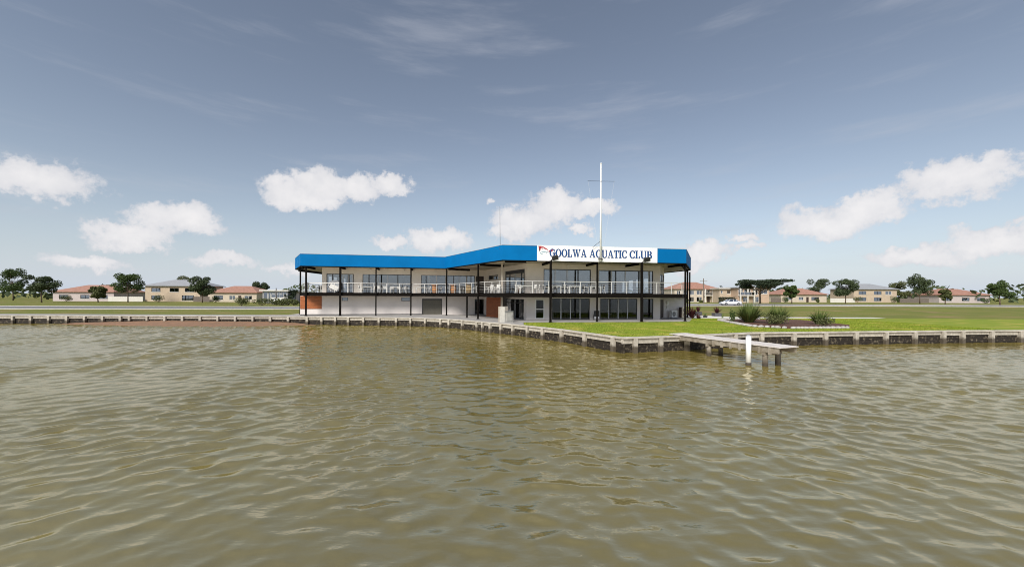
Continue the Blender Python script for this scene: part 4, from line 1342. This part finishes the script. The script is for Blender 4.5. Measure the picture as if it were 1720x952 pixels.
# ------------------------------------------------------------------ vegetation
def leaves(mb, pts, size, rnd, flat_=0.0):
    for p in pts:
        s = size * rnd.uniform(.6, 1.3)
        a = Vector((rnd.gauss(0, 1), rnd.gauss(0, 1), rnd.gauss(0, 1) * (1 - flat_))).normalized()
        b_ = a.orthogonal().normalized(); b_.rotate(Matrix.Rotation(rnd.uniform(0, 6.28), 3, a)); c = a.cross(b_)
        p = Vector(p)
        mb.add([p - a * s * .5, p + b_ * s * .28, p + a * s * .5, p - b_ * s * .28 + c * s * .06], [(0, 1, 2, 3)])
def clump_pts(c, r, n, rnd):
    out = []
    while len(out) < n:
        v = Vector((rnd.uniform(-1, 1), rnd.uniform(-1, 1), rnd.uniform(-1, 1)))
        if v.length > 1 or v.length < .35: continue
        out.append((c[0] + v.x * r[0], c[1] + v.y * r[1], c[2] + v.z * r[2]))
    return out
def tree(name, loc, h, crown_r, label, cat, lm, n=2600, seed=1, style='round', leaf=.35, group=None, trunk_r=.16):
    rnd = random.Random(seed)
    t = thing(name, loc, label, cat, group)
    tr = MB(); cr = MB()
    lean = Vector((rnd.uniform(-.3, .3), rnd.uniform(-.3, .3), h * .6))
    tr.tube((0, 0, -.05), tuple(lean * .5), trunk_r, trunk_r * .75, 8).tube(tuple(lean * .5), tuple(lean), trunk_r * .75, trunk_r * .5, 8)
    nb = 16 if style == 'round' else 15
    for k in range(nb):
        a = 6.28 * k / nb + rnd.uniform(-.4, .4)
        if style == 'round':
            rr_ = crown_r * rnd.uniform(.15, .8); zz_ = h * rnd.uniform(.36, .92)
            cs = (crown_r * rnd.uniform(.28, .48),) * 2 + (h * rnd.uniform(.08, .15),)
        else:                      # flat spreading layers
            rr_ = crown_r * rnd.uniform(.25, .95); zz_ = h * rnd.uniform(.66, .97)
            cs = (crown_r * rnd.uniform(.28, .45),) * 2 + (h * rnd.uniform(.05, .085),)
        e = Vector((math.cos(a) * rr_, math.sin(a) * rr_, zz_))
        s = lean * rnd.uniform(.6, 1)
        m1 = (s + e) / 2 + Vector((0, 0, -.05 * h))
        tr.tube(tuple(s), tuple(m1), trunk_r * .4, trunk_r * .3, 6).tube(tuple(m1), tuple(e), trunk_r * .3, trunk_r * .1, 6)
        leaves(cr, clump_pts(e, cs, n // nb, rnd), leaf, rnd)
    tr.build('trunk', m_bark, t, local=True, smooth=True)
    cr.build('crown', lm, t, local=True)
    return t
def shrub(name, loc, r, label, cat, lm, n=500, seed=1, leaf=.16, group=None):
    rnd = random.Random(seed)
    t = thing(name, loc, label, cat, group)
    cr = MB(); tr = MB()
    for k in range(6):
        a = rnd.uniform(0, 6.28); e = Vector((math.cos(a) * r[0] * rnd.uniform(.1, .65), math.sin(a) * r[1] * rnd.uniform(.1, .65), r[2] * rnd.uniform(.45, 1.0)))
        tr.tube((0, 0, -.03), tuple(e * .8), .03, .012, 5)
        leaves(cr, clump_pts(e, (r[0] * .45, r[1] * .45, r[2] * .5), n // 6, rnd), leaf, rnd)
    cr.v = [(v[0], v[1], max(v[2], 0.0)) for v in cr.v]
    cr.build('foliage', lm, t, local=True)
    tr.build('stem', m_bark, t, local=True)
    return t
def blades(name, loc, n, L_, w, spread, label, cat, m, seed, droop=.5, base_r=.1, group=None, parent=None, z0=0.0):
    rnd = random.Random(seed)
    mb = MB()
    for k in range(n):
        a = rnd.uniform(0, 6.28); ln = L_ * rnd.uniform(.6, 1.08); out = spread * rnd.uniform(.1, 1.0)
        br = base_r * rnd.uniform(0, 1)
        b0 = Vector((math.cos(a) * br, math.sin(a) * br, z0)); side = Vector((-math.sin(a), math.cos(a), 0))
        prev = None; pts = []
        for j in range(5):
            t_ = j / 4
            r_ = out * t_ * ln; z = ln * (t_ * math.sqrt(max(.05, 1 - out * out * .6)) - droop * out * t_ * t_ * .6)
            c = b0 + Vector((math.cos(a) * r_, math.sin(a) * r_, z))
            ww = w * (1 - t_ ** 1.5) + .002
            pts.append((c - side * ww, c + side * ww))
        vs_ = [p for pr in pts for p in pr]
        mb.add(vs_, [(2 * j, 2 * j + 1, 2 * j + 3, 2 * j + 2) for j in range(4)])
    if parent is not None:
        return mb.build(name, m, parent, local=True)
    t = thing(name, loc, label, cat, group)
    mb.build('blades', m, t, local=True)
    return t

# planters with burgundy cordylines
def planter(loc, w, h, label, ph, seed, round_=False, m=None, lm=m_cord, n=70, spread=.8):
    t = thing('planter', loc, label, 'planter', 'planters beside the white path')
    tub = MB()
    tub.box((0, 0, h / 2), (w * .9, w * .9, h - .002))
    tb = tub.build('tub', m or m_pot, t, local=True)
    k = 0; z = .03
    while z < h - .06:
        for s in (-1, 1):
            MB().box((0, s * w * .465, z + .045), (w, .03, .085)).build('slat', m or m_pot, tb, local=True)
            MB().box((s * w * .465, 0, z + .045), (.03, w * .88, .085)).build('slat', m or m_pot, tb, local=True)
        z += .105
    MB().box((0, 0, h + .01), (w * .84, w * .84, .02)).build('soil', m_dirt, t, local=True)
    blades('plant', None, n, ph, .035, spread, None, None, lm, seed, parent=t, z0=h)
    return t
q = gnd(1172.5, 529.2); planter((q.x, q.y, gz(q.x, q.y) + .03), .78, .46, 'grey planter with slender burgundy plant near the club corner', .95, 3, spread=.5)
q = gnd(1204.3, 531.2); planter((q.x, q.y, gz(q.x, q.y) + .03), .95, .42, 'wider grey planter with bushy burgundy plant right of the other', 1.0, 4, n=110, spread=.85)
q = gnd(1184.5, 533.3)
pt = thing('flower_pot', (q.x, q.y, .022), 'small low black pot with a green sprig on the white path', 'pot')
MB().lathe((0, 0, 0), [(.2, 0), (.25, .06), (.26, .2)], 14).build('pot', m_black, pt, local=True)
blades('plant', None, 26, .42, .02, .6, None, None, m_flax, 6, parent=pt, z0=.19)
q = gnd(1213.5, 534); blades('sapling', (q.x, q.y, 0), 24, .75, .012, .35, 'thin green sapling at the right end of the white path', 'plant', m_flax, 8)
q = gnd(1162.5, 534.6); blades('cordyline', (q.x, q.y, .0), 130, 1.5, .05, .75, 'large dark burgundy cordyline beside the right corner posts', 'plant', m_cord, 12)
blades('cordyline', (q.x + .5, q.y - .5, .0), 60, .7, .04, .95, 'low dark spiky plant in front of the large burgundy cordyline', 'plant', m_cord, 13)
# garden bed at right
bed = [(22.3, 41.2), (21.2, 36.4), (20.55, 32.6), (22.6, 30.8), (28, 31.6), (31, 35), (32, 42.0), (28, 43)]
b = MB(); b.prism(bed, -.02, .07); tag(b.build('garden_bed', m_mulch), 'brown mulched garden bed at the right of the lawn', kind='structure')
ed = thing('garden_edging', (21.2, 36.4, 0), 'row of pale edging stones round the mulched garden bed', 'edging')
rs = random.Random(21)
loop = [Line(bed[i], bed[i + 1]) for i in (0, 1, 2, 3)] + [Line(bed[7], bed[0])]
for L in loop:
    u = .2
    while u < L.len - .1:
        s = rs.uniform(.16, .30); q = L.pt(u, 0)
        bx = MB().sphere((0, 0, 0), 1, 8, 5, (s, s * .7, .13)); 
        bx.v = [(v[0] * rs.uniform(.9, 1.1) + q.x, v[1] * rs.uniform(.9, 1.1) + q.y, v[2] + .08) for v in bx.v]
        bx.build('stone', m_stone, ed)
        u += s * 1.75
GF = 'flax clumps in the garden bed'
blades('flax_plant', (23.4, 37.6, .06), 420, 2.25, .045, .95, 'biggest green flax clump at the front of the garden bed', 'plant', m_flax, 31, base_r=.35, group=GF)
blades('flax_plant', (25.2, 36.2, .06), 330, 1.9, .045, .95, 'second flax clump right of the biggest one', 'plant', m_flax, 32, base_r=.35, group=GF)
blades('flax_plant', (24.9, 40.4, .06), 160, 1.7, .04, .9, 'flax clump at the back of the garden bed', 'plant', m_flax, 33, base_r=.3, group=GF)
blades('flax_plant', (28.6, 35.4, .06), 180, 1.6, .04, .95, 'yellowish flax clump farthest right in the garden bed', 'plant', m_flax, 34, base_r=.3, group=GF)
q = gnd(1229.5, 541.5, .07); shrub('shrub', (q.x, q.y, .06), (.32, .32, 1.0), 'slim dark green shrub at the left tip of the garden bed', 'shrub', m_leaf1, 420, 41, .13)
shrub('shrub', (24.0, 34.6, .06), (1.2, .9, .75), 'low olive shrub on the mulch in front of the flax', 'shrub', m_leaf2, 800, 42, .14)
shrub('shrub', (27.0, 32.8, .06), (.9, .8, .7), 'low green shrub at the water side of the garden bed', 'shrub', m_leaf2, 420, 43, .14)
# scrub along the road on the left
k = 0
for px, py, rw, hh, lb in ((464, 512.5, 2.2, 1.25, 'leftmost low scrub bush in front of the far left house'), (474, 513, 2.4, 1.1, 'low olive bush below the white parked car'),
                       (484, 513, 2.4, 1.2, 'low olive bush in front of the pinkish house'), (492.5, 512.6, 1.9, 1.0, 'low olive bush nearest the club on the left'),
                       (440, 513, 2.6, 1.3, 'broad roadside bush farther left than the white car'), (405, 514, 2.6, 1.4, 'tall roadside bush well left of the club')):
    q = gnd(px, py, -.03); k += 1
    shrub('bush', (q.x, q.y, -.03), (rw, 1.6, hh), lb, 'bush', m_leaf2, 900, 50 + k, .26, 'bushes along the far side of the left road')

# ------------------------------------------------------------------ houses
def hip_roof(mb, x0, x1, y0, y1, z, h, ov=.6, inset_=None):
    x0 -= ov; x1 += ov; y0 -= ov; y1 += ov
    k = inset_ if inset_ is not None else (y1 - y0) / 2
    ym = (y0 + y1) / 2
    v = [(x0, y0, z), (x1, y0, z), (x1, y1, z), (x0, y1, z), (x0 + k, ym, z + h), (x1 - k, ym, z + h)]
    v2 = [(a, b_, c - .16) for a, b_, c in v[:4]]
    mb.add(v + v2, [(0, 1, 5, 4), (1, 2, 5), (2, 3, 4, 5), (3, 0, 4), (0, 6, 7, 1), (1, 7, 8, 2), (2, 8, 9, 3), (3, 9, 6, 0), (9, 8, 7, 6)])
def house(loc, W_, D_, H_, wm, roofm, label, wins, roof='hip', rh=2.0, balcony=None, cols=(), door=None, rz=0.0, chimney=False):
    t = thing('house', loc, label, 'house', 'houses along the far road')
    L = Line((loc[0] - W_ / 2, loc[1]), (loc[0] + W_ / 2, loc[1]))
    z0 = loc[2] - .1
    ops = [(a, b_, z0 + .1 + c, z0 + .1 + d) for a, b_, c, d in wins]
    if door: ops.append((door[0], door[1], z0 + .1, z0 + 2.2))
    mb = MB(); wall(mb, L, 0, W_, z0, loc[2] + H_, .25, ops)
    x0, x1, y0, y1 = loc[0] - W_ / 2, loc[0] + W_ / 2, loc[1] + .25, loc[1] + D_
    mb.prism([(x0, y0), (x0 + .25, y0), (x0 + .25, y1), (x0, y1)], z0, loc[2] + H_ - .004).prism([(x1 - .25, y0), (x1, y0), (x1, y1), (x1 - .25, y1)], z0, loc[2] + H_ - .004)
    mb.prism([(x0 + .25, y1 - .25), (x1 - .25, y1 - .25), (x1 - .25, y1), (x0 + .25, y1)], z0, loc[2] + H_ - .004)
    mb.prism([(x0 + .3, y0 + 2.5), (x1 - .3, y0 + 2.5), (x1 - .3, y0 + 2.7), (x0 + .3, y0 + 2.7)], z0, loc[2] + H_ - .01)
    mb.build('wall', wm, t)
    for q in ops[:len(wins)]:
        wd = q[1] - q[0]
        window(t, L, *q, mull=[(q[0] + q[1]) / 2] if wd > 1.2 else [], gm=m_glassH, fm=m_trim if wd < 3 else m_alu, fw=.09, o=-.06)
        MB().obox(L, q[0] - .1, q[1] + .1, q[2] - .12, q[2] - .003, .002, .08).build('sill', m_trim, t)
    if door:
        dr_ = MB().obox(L, door[0] + .05, door[1] - .05, z0 + .1, z0 + 2.15, -.12, -.06).build('door', m_brown, t)
    rb_ = MB()
    if roof == 'hip': hip_roof(rb_, x0, x1, loc[1], y1, loc[2] + H_ + .16, rh)
    else:
        rb_.prism([(x0 - .6, loc[1] - .7), (x1 + .6, loc[1] - .7), (x1 + .6, y1 + .5), (x0 - .6, y1 + .5)], loc[2] + H_ + .003, loc[2] + H_ + .32)
    ro = rb_.build('roof', roofm, t)
    if chimney:
        MB().box((loc[0] + W_ * .2, loc[1] + D_ * .6, loc[2] + H_ + rh), (.7, .7, 1.6)).build('chimney', wm, ro)
    if balcony:
        a, b_, z = balcony
        bl = MB().obox(L, a, b_, loc[2] + z - .25, loc[2] + z, .003, 1.5).build('balcony', m_trim, t)
        rlb = MB().obox(L, a, b_, loc[2] + z + .95, loc[2] + z + 1.02, 1.42, 1.5)
        u = a + .03
        while u < b_:
            rlb.obox(L, u, u + .06, loc[2] + z, loc[2] + z + .95, 1.44, 1.48); u += 1.2
        rlb.build('railing', m_galv, bl)
        MB().obox(L, a + .1, b_ - .1, loc[2] + z + .1, loc[2] + z + .9, 1.455, 1.465).build('glass_panel', m_glassH, bl)
    for u, zt in cols:
        MB().obox(L, u - .18, u + .18, z0 + .1, loc[2] + zt, 1.1, 1.46).build('column', m_trim, t)
    return t
HZ = .45
def hx(px, Y): return ray(px, 500)[0] * Y
# right, big hipped house
Y_ = 138.0; xa, xb = hx(1133, Y_), hx(1206.5, Y_); w = xb - xa; s_ = w / 73.5
def hu(px): return (px - 1133) * s_
house(((xa + xb) / 2, Y_, HZ), w, 11, 4.75, m_houseA, m_tile, 'cream two storey house with hipped terracotta tiled roof right of the club',
      [(hu(1137), hu(1143), 2.75, 4.2), (hu(1148), hu(1154), 2.75, 4.2), (hu(1159.3), hu(1165.8), 2.75, 4.25), (hu(1170), hu(1179.2), 2.75, 4.25), (hu(1183), hu(1192.6), 2.75, 4.4), (hu(1195.3), hu(1202.6), 2.75, 4.4),
       (hu(1148), hu(1154), .2, 1.9), (hu(1159.3), hu(1165.8), .2, 1.9), (hu(1170), hu(1179.2), .2, 1.9)],
      rh=2.55, balcony=(hu(1181.5), hu(1206), 2.55), cols=((hu(1181.8), 4.75), (hu(1194), 4.75), (hu(1206), 4.75)), door=(hu(1187.5), hu(1192.5)))
Y_ = 132.0; xa, xb = hx(1208.5, Y_), hx(1238, Y_); w = xb - xa; s_ = w / 29.5
house(((xa + xb) / 2, Y_, HZ), w, 10, 4.75, m_houseC, m_trim, 'beige flat roofed house behind a dark hedge',
      [((1210.5 - 1208.5) * s_, (1214 - 1208.5) * s_, 3.2, 4.2), ((1221 - 1208.5) * s_, (1233.5 - 1208.5) * s_, 3.1, 4.25)], roof='flat')
t = thing('hedge', (hx(1221, 126), 126, HZ), 'dark green clipped hedge in front of the beige flat roofed house', 'hedge')
rnd = random.Random(61); hb_ = MB(); hw = hx(1234, 126) - hx(1207.5, 126)
leaves(hb_, [(rnd.uniform(-hw / 2, hw / 2), rnd.uniform(-.6, .6), rnd.uniform(.02, 1.9)) for _ in range(1500)], .4, rnd)
hb_.build('foliage', m_pine, t, local=True)
MB().box((0, 0, .8), (hw - .4, .7, 1.6)).build('core', m_bark, t, local=True)
Y_ = 128.0; xa, xb = hx(1239, Y_), hx(1292, Y_); w = xb - xa; s_ = w / 53
house(((xa + xb) / 2, Y_, HZ), w, 11, 5.0, m_houseB, m_houseE, 'peach coloured house with a long upper balcony at the right',
      [(1.2 * s_, 9 * s_, 2.8, 4.6), (11 * s_, 22 * s_, 2.8, 4.6), (26 * s_, 34 * s_, 2.8, 4.6), (38 * s_, 50 * s_, 3, 4.5), (9 * s_, 17 * s_, .4, 2.0), (26 * s_, 36 * s_, .2, 2.1)],
      roof='flat', balcony=(.5 * s_, 24 * s_, 2.6), cols=((1 * s_, 5), (13 * s_, 5), (24 * s_, 5)))
Y_ = 150.0
house((hx(1350, Y_), Y_, HZ), 18, 11, 3.0, m_houseA, m_tile, 'low cream house with tiled hip roof beyond the right balcony house', [(2, 4.5, .8, 2.1), (7, 9, .8, 2.1), (12, 15, .8, 2.1)], rh=2.4, door=(10, 11))
house((hx(1470, Y_), Y_, HZ), 17, 11, 5.2, m_houseC, m_houseE, 'beige two storey house far to the right', [(2, 5, 3.2, 4.5), (8, 11, 3.2, 4.5), (12.5, 15, 3.2, 4.5), (2, 5, .6, 2), (8, 11, .6, 2)], rh=2.2)
house((hx(1620, Y_), Y_, HZ), 20, 12, 3.1, m_houseD, m_tile, 'pale low house at the far right with tiled roof', [(2, 5, .8, 2.1), (9, 12, .8, 2.1), (15, 18, .8, 2.1)], rh=2.4)
# left houses
LZ = -.03
Y_ = 112.0; xa, xb = hx(441, Y_), hx(483.2, Y_); w = xb - xa; s_ = w / 42.2
house(((xa + xb) / 2, Y_, LZ), w, 10, 3.55, m_houseE, m_trim, 'dark glazed house with a pale flat roof at the left',
      [(1.5 * s_, 8 * s_, .3, 3.2), (10 * s_, 17 * s_, .3, 3.2), (20.5 * s_, 29 * s_, 1.9, 3.3), (31 * s_, 40 * s_, 1.7, 3.3), (32 * s_, 40 * s_, .1, 1.2)], roof='flat', balcony=(20 * s_, 41 * s_, 1.6))
Y_ = 116.0; xa, xb = hx(483.6, Y_), hx(497.5, Y_); w = xb - xa
house(((xa + xb) / 2, Y_, LZ), w, 9, 3.3, m_houseD, m_trim, 'small pinkish flat roofed house between the dark house and the club', [(w * .62, w * .9, .4, 1.5)], roof='flat')
Y_ = 122.0; xa, xb = hx(497.5, Y_), hx(514, Y_); w = xb - xa
house(((xa + xb) / 2, Y_, LZ), w, 9, 2.6, m_houseE, m_houseE, 'low grey house partly hidden by the left club post', [(.6, 1.9, .5, 2.0), (2.4, 3, 1.0, 2.0)], roof='flat')
Y_ = 125.0
house((hx(390, Y_), Y_, LZ), 16, 10, 3.0, m_houseA, m_tile, 'cream house with tiled roof left of the dark glazed house', [(2, 5, .8, 2.1), (7, 9, .8, 2.1), (12, 14.5, .8, 2.1)], rh=2.2, door=(10, 11))
house((hx(290, Y_), Y_, LZ), 18, 10, 5.1, m_houseC, m_houseE, 'beige two storey house far to the left', [(2, 5, 3.2, 4.5), (8, 11, 3.2, 4.5), (13, 16, 3.2, 4.5), (2, 5, .6, 2), (12, 16, .4, 2.1)], rh=2.1)
house((hx(140, Y_), Y_, LZ), 20, 11, 3.0, m_houseD, m_tile, 'pale low house at the far left with tiled roof', [(2, 5, .8, 2.1), (9, 12, .8, 2.1), (15, 18, .8, 2.1)], rh=2.3)

# power poles
def pole(loc, h, label, arm=2.2):
    t = thing('power_pole', loc, label, 'power pole', 'power poles by the road')
    MB().tube((0, 0, -.05), (0, 0, h), .16, .11, 8).build('pole', m_poletimber, t, local=True)
    a = MB().box((0, -.14, h - .9), (arm, .1, .12)).build('crossarm', m_poletimber, t, local=True)
    for x in (-.45, -.2, .2, .45): MB().lathe((x * arm, -.14, h - .84), [(.04, 0), (.06, .06), (.03, .16)], 8).build('insulator', m_greytop, a, local=True)
    MB().box((0, -.14, h - 1.7), (arm * .35, .08, .1)).build('bracket', m_poletimber, t, local=True)
pole((hx(1181.5, 118), 118, .47), 7.7, 'timber power pole with crossarm in front of the cream tiled house')
pole((hx(463.8, 104), 104, -.03), 4.3, 'slim pole at the left end of the dark glazed house', .8)

# trees
tree('pine_tree', (hx(1277, 112), 112, .45), 7.4, 6.0, 'dark spreading pine at the right in front of the balcony house', 'tree', m_pine, 7500, 71, 'flat', .45, trunk_r=.28)
tree('tree', (hx(499, 116), 113, -.03), 4.0, 1.9, 'dark round tree beside the left club post', 'tree', m_pine, 1400, 72, 'round', .35)
tree('tree', (hx(1209, 152), 152, .45), 6.6, 2.0, 'small dark tree showing above the roofs between two right houses', 'tree', m_pine, 900, 73, 'round', .4)
GG = 'gum trees beyond the road'
for px, Y, h, s, lm, lb in ((1420, 120, 8, 74, m_gum, 'olive green gum tree between two houses at the right'), (1545, 125, 9.5, 75, m_gum, 'tall olive gum tree at the far right'), (1680, 110, 7, 76, m_leaf1, 'bright green round tree at the right edge'),
                   (340, 112, 8, 77, m_gum, 'olive green gum tree between two houses at the left'), (215, 115, 9, 78, m_leaf1, 'tall green tree at the far left'), (70, 105, 8, 79, m_gum, 'grey green gum tree at the left edge')):
    tree('tree', (hx(px, Y), Y, gz(hx(px, Y), Y)), h, h * (.36 + .02 * (s % 5)), lb, 'tree', lm, 5200, s, 'round', .40, GG)
for px, Y, h, s, lm, lb in ((1330, 118, 5.5, 81, m_leaf1, 'round garden tree right of the spreading pine'), (1375, 165, 10, 82, m_gum, 'tall tree behind the low cream house at the right'),
                   (1510, 160, 9, 83, m_leaf2, 'pale olive tree behind the beige house at the right'), (1588, 118, 4.5, 84, m_leaf2, 'low olive tree before the far right low house'),
                   (435, 140, 8, 85, m_gum, 'olive tree rising behind the dark glazed house'), (318, 145, 10, 86, m_leaf2, 'tall pale tree behind the left beige house'),
                   (165, 112, 4.5, 87, m_leaf2, 'low olive tree before the far left low house'), (22, 130, 11, 89, m_leaf1, 'tallest green tree near the left edge')):
    tree('tree', (hx(px, Y), Y, gz(hx(px, Y), Y)), h, h * (.34 + .03 * (s % 4)), lb, 'tree', lm, 5200, s, 'round', .42, GG)
GS = 'garden shrubs before the houses'
for px, Y, r_, lb, sd, lm in ((1318, 140, (1.6, 1.2, 1.5), 'garden shrub at the left corner of the low cream house', 101, m_leaf1), (1372, 141, (1.2, 1, 1.1), 'small garden shrub by the door side of the low cream house', 102, m_leaf2),
                   (1440, 141, (2.2, 1.4, 1.7), 'broad garden shrub left of the far right beige house', 103, m_leaf2), (1502, 142, (1.4, 1.2, 2.0), 'tall garden shrub right of the far right beige house', 104, m_leaf1),
                   (1655, 140, (2.0, 1.4, 1.4), 'garden shrub before the far right low house', 105, m_leaf1), (362, 117, (1.6, 1.2, 1.4), 'garden shrub before the left cream house', 106, m_leaf1),
                   (268, 118, (2.0, 1.3, 1.6), 'broad garden shrub before the left beige house', 107, m_leaf2), (110, 116, (1.8, 1.3, 1.5), 'garden shrub before the far left low house', 108, m_leaf2),
                   (1152, 131, (1.5, .9, .9), 'low shrub at the foot of the cream tiled house', 109, m_leaf1), (1176, 131, (1.3, .9, .7), 'low shrub under the lower windows of the cream tiled house', 110, m_leaf2)):
    shrub('shrub', (hx(px, Y), Y, gz(hx(px, Y), Y)), r_, lb, 'shrub', lm, 900, sd, .22, GS)
def pal_fence(px0, px1, Y, h, m, label):
    a, c = hx(px0, Y), hx(px1, Y); z = gz((a + c) / 2, Y)
    t = thing('fence', ((a + c) / 2, Y, z), label, 'fence')
    L = Line((a, Y), (c, Y)); pan = MB(); u = 0.0
    while u < L.len:
        pan.obox(L, u, u + .11, z, z + h + .03 * math.sin(u * 9), .0, .02); u += .125
    pf = pan.build('paling', m, t); pf['kind'] = 'stuff'
    MB().obox(L, 0, L.len, z + .3, z + .4, -.05, -.002).obox(L, 0, L.len, z + h - .4, z + h - .3, -.05, -.002).build('rail', m, t)
    u = 0.0
    while u < L.len:
        MB().obox(L, u, u + .12, z, z + h + .05, -.17, -.052).build('post', m, t); u += 2.4
pal_fence(1296, 1312, 138, 1.7, m_poletimber, 'brown paling fence between the balcony house and the low cream house')
pal_fence(1395, 1436, 146, 1.6, m_trim, 'pale paling fence between the two right houses')
pal_fence(1512, 1560, 146, 1.7, m_poletimber, 'brown paling fence right of the far right beige house')
pal_fence(325, 352, 124, 1.7, m_poletimber, 'brown paling fence between the two left houses')
pal_fence(182, 240, 124, 1.6, m_trim, 'pale paling fence left of the left beige house')
# distant belt of trees, one mass
rnd = random.Random(88); db = MB()
for k in range(5200):
    a = rnd.uniform(-1.05, 1.05); d = rnd.uniform(230, 330)
    x, y = math.sin(a) * d, math.cos(a) * d
    hh = 5.0 + 2.2 * math.sin(a * 23) + 1.5 * math.sin(a * 61 + 1)
    leaves(db, [(x, y, .4 + rnd.random() ** .7 * max(1.5, hh))], 2.2, rnd)
tag(db.build('distant_trees', m_gum), 'far belt of dark trees behind the houses', 'woodland', kind='stuff')

# ------------------------------------------------------------------ cars
def sedan(loc, rz, label):
    t = thing('car', loc, label, 'car', 'white cars parked by the road', rz)
    # stations along x (length), each with (z_low, z_belt, half width low, half width belt)
    st_ = [(-2.38, .42, .62, .62), (-2.30, .26, .80, .74), (-1.9, .20, .92, .84), (-1.0, .18, .93, .89), (0, .18, .92, .90), (1.0, .18, .88, .89), (1.7, .20, .80, .85), (2.2, .26, .66, .76), (2.40, .40, .55, .62)]
    v, f = [], []
    for x, zl, zb, hw in st_:
        ring = [(-hw * .82, zl), (-hw, zl + .12), (-hw * 1.0, (zl + zb) / 2), (-hw * .95, zb - .05), (-hw * .82, zb), (hw * .82, zb), (hw * .95, zb - .05), (hw * 1.0, (zl + zb) / 2), (hw, zl + .12), (hw * .82, zl)]
        v += [(x, y, z) for y, z in ring]
    n = 10
    for i in range(len(st_) - 1):
        for j in range(n): f.append((i * n + j, i * n + (j + 1) % n, (i + 1) * n + (j + 1) % n, (i + 1) * n + j))
    f += [tuple(range(n - 1, -1, -1)), tuple(range((len(st_) - 1) * n, len(st_) * n))]
    MB().add(v, f).build('body', m_carpaint, t, smooth=True, local=True)
    # cabin: glasshouse and roof skin
    prof = [(-1.75, .90), (-1.05, 1.30), (-.35, 1.40), (.35, 1.36), (1.15, .90)]
    gb = MB(); v, f = [], []
    for x, z in prof:
        hb_, ht = .78, .60
        k = max(0, (z - .88) / .52); hw = hb_ + (ht - hb_) * k
        v += [(x, -.80, .87), (x, -hw, z), (x, hw, z), (x, .80, .87)]
    for i in range(4):
        for j in range(3): f.append((i * 4 + j, i * 4 + j + 1, i * 4 + 5 + j, i * 4 + 4 + j))
    gb.add(v, f).build('glasshouse', m_glassH, t, local=True)
    rb_ = MB()
    for (xa, za), (xb, zb) in zip(prof[1:3], prof[2:4]):
        rb_.add([(xa, -.60, za + .012), (xb, -.60, zb + .012), (xb, .60, zb + .012), (xa, .60, za + .012), (xa, -.60, za - .02), (xb, -.60, zb - .02), (xb, .60, zb - .02), (xa, .60, za - .02)], [(0, 1, 2, 3), (4, 7, 6, 5), (0, 4, 5, 1), (2, 6, 7, 3)])
    for s in (-1, 1):       # pillars
        for (xa, za, xb, zb) in ((-1.78, .88, -1.05, 1.31), (-.28, .88, -.32, 1.40), (1.18, .88, .35, 1.37), (-1.15, .88, -1.05, 1.30)):
            rb_.tube((xa, s * .81, za), (xb, s * .605, zb), .045, n=6)
    rb_.build('roof', m_carpaint, t, local=True)
    for x in (-1.42, 1.42):
        for s in (-1, 1):
            w_ = MB().tube((x, s * .70, .32), (x, s * .92, .32), .32, n=18).build('wheel', m_tyre, t, local=True)
            MB().tube((x, s * .90, .32), (x, s * .935, .32), .20, n=14).build('rim', m_rim, w_, local=True)
    for s in (-1, 1):
        MB().sphere((2.22, s * .56, .55), .12, 8, 5, (1.0, 1.4, .7)).build('headlight', m_lamp, t, local=True)
        MB().sphere((-2.25, s * .60, .66), .11, 8, 5, (.7, 1.3, .8)).build('tail_light', m_tail, t, local=True)
        MB().box((.85, s * .93, .95), (.16, .14, .1)).build('mirror', m_carpaint, t, local=True)
        MB().box((-.3, s * .905, .70), (.14, .03, .03)).box((.5, s * .905, .70), (.14, .03, .03)).build('handle', m_rim, t, local=True)
    return t
yc = 90.0
car = sedan((hx(1226.8, yc), yc, gz(hx(1226.8, yc), yc) + .065), math.pi - .02, 'white sedan parked on the road right of the club')
dup(car, (hx(472.5, 96), 96, -.03), .05, 'white car half hidden behind the roadside bushes at the left')

# ------------------------------------------------------------------ turf blades (relief of the lawn)
def lawn_blades():
    rng = np.random.default_rng(5)
    poly = np.array(lawnp)
    def inside(P):
        x, y = P[:, 0], P[:, 1]; r = np.zeros(len(P), bool); n = len(poly)
        for i in range(n):
            (x0, y0), (x1, y1) = poly[i], poly[(i + 1) % n]
            c = ((y0 > y) != (y1 > y)) & (x < (x1 - x0) * (y - y0) / (y1 - y0 + 1e-12) + x0); r ^= c
        return r
    P = np.stack([rng.uniform(0, 40, 260000), rng.uniform(23, 46, 260000)], -1)
    P = P[inside(P)][:110000]
    n = len(P)
    a = rng.uniform(0, 2 * np.pi, n); h = rng.uniform(.02, .065, n); w = rng.uniform(.012, .03, n)
    lean = rng.normal(0, .025, (n, 2))
    d = np.stack([np.cos(a) * w, np.sin(a) * w], -1)
    co = np.zeros((n, 3, 3))
    co[:, 0, :2] = P - d; co[:, 1, :2] = P + d; co[:, 2, :2] = P + lean; co[:, 2, 2] = h; co[:, :2, 2] = -.002
    me = bpy.data.meshes.new('lawn_grass')
    me.vertices.add(n * 3); me.vertices.foreach_set('co', co.astype(np.float32).ravel())
    me.loops.add(n * 3); me.loops.foreach_set('vertex_index', np.arange(n * 3, dtype=np.int32))
    me.polygons.add(n); me.polygons.foreach_set('loop_start', np.arange(0, n * 3, 3, dtype=np.int32))
    me.update(calc_edges=True); me.materials.append(m_blade)
    tag(link('lawn_grass', me), 'short green grass blades of the lawn', 'grass', kind='stuff')
lawn_blades()
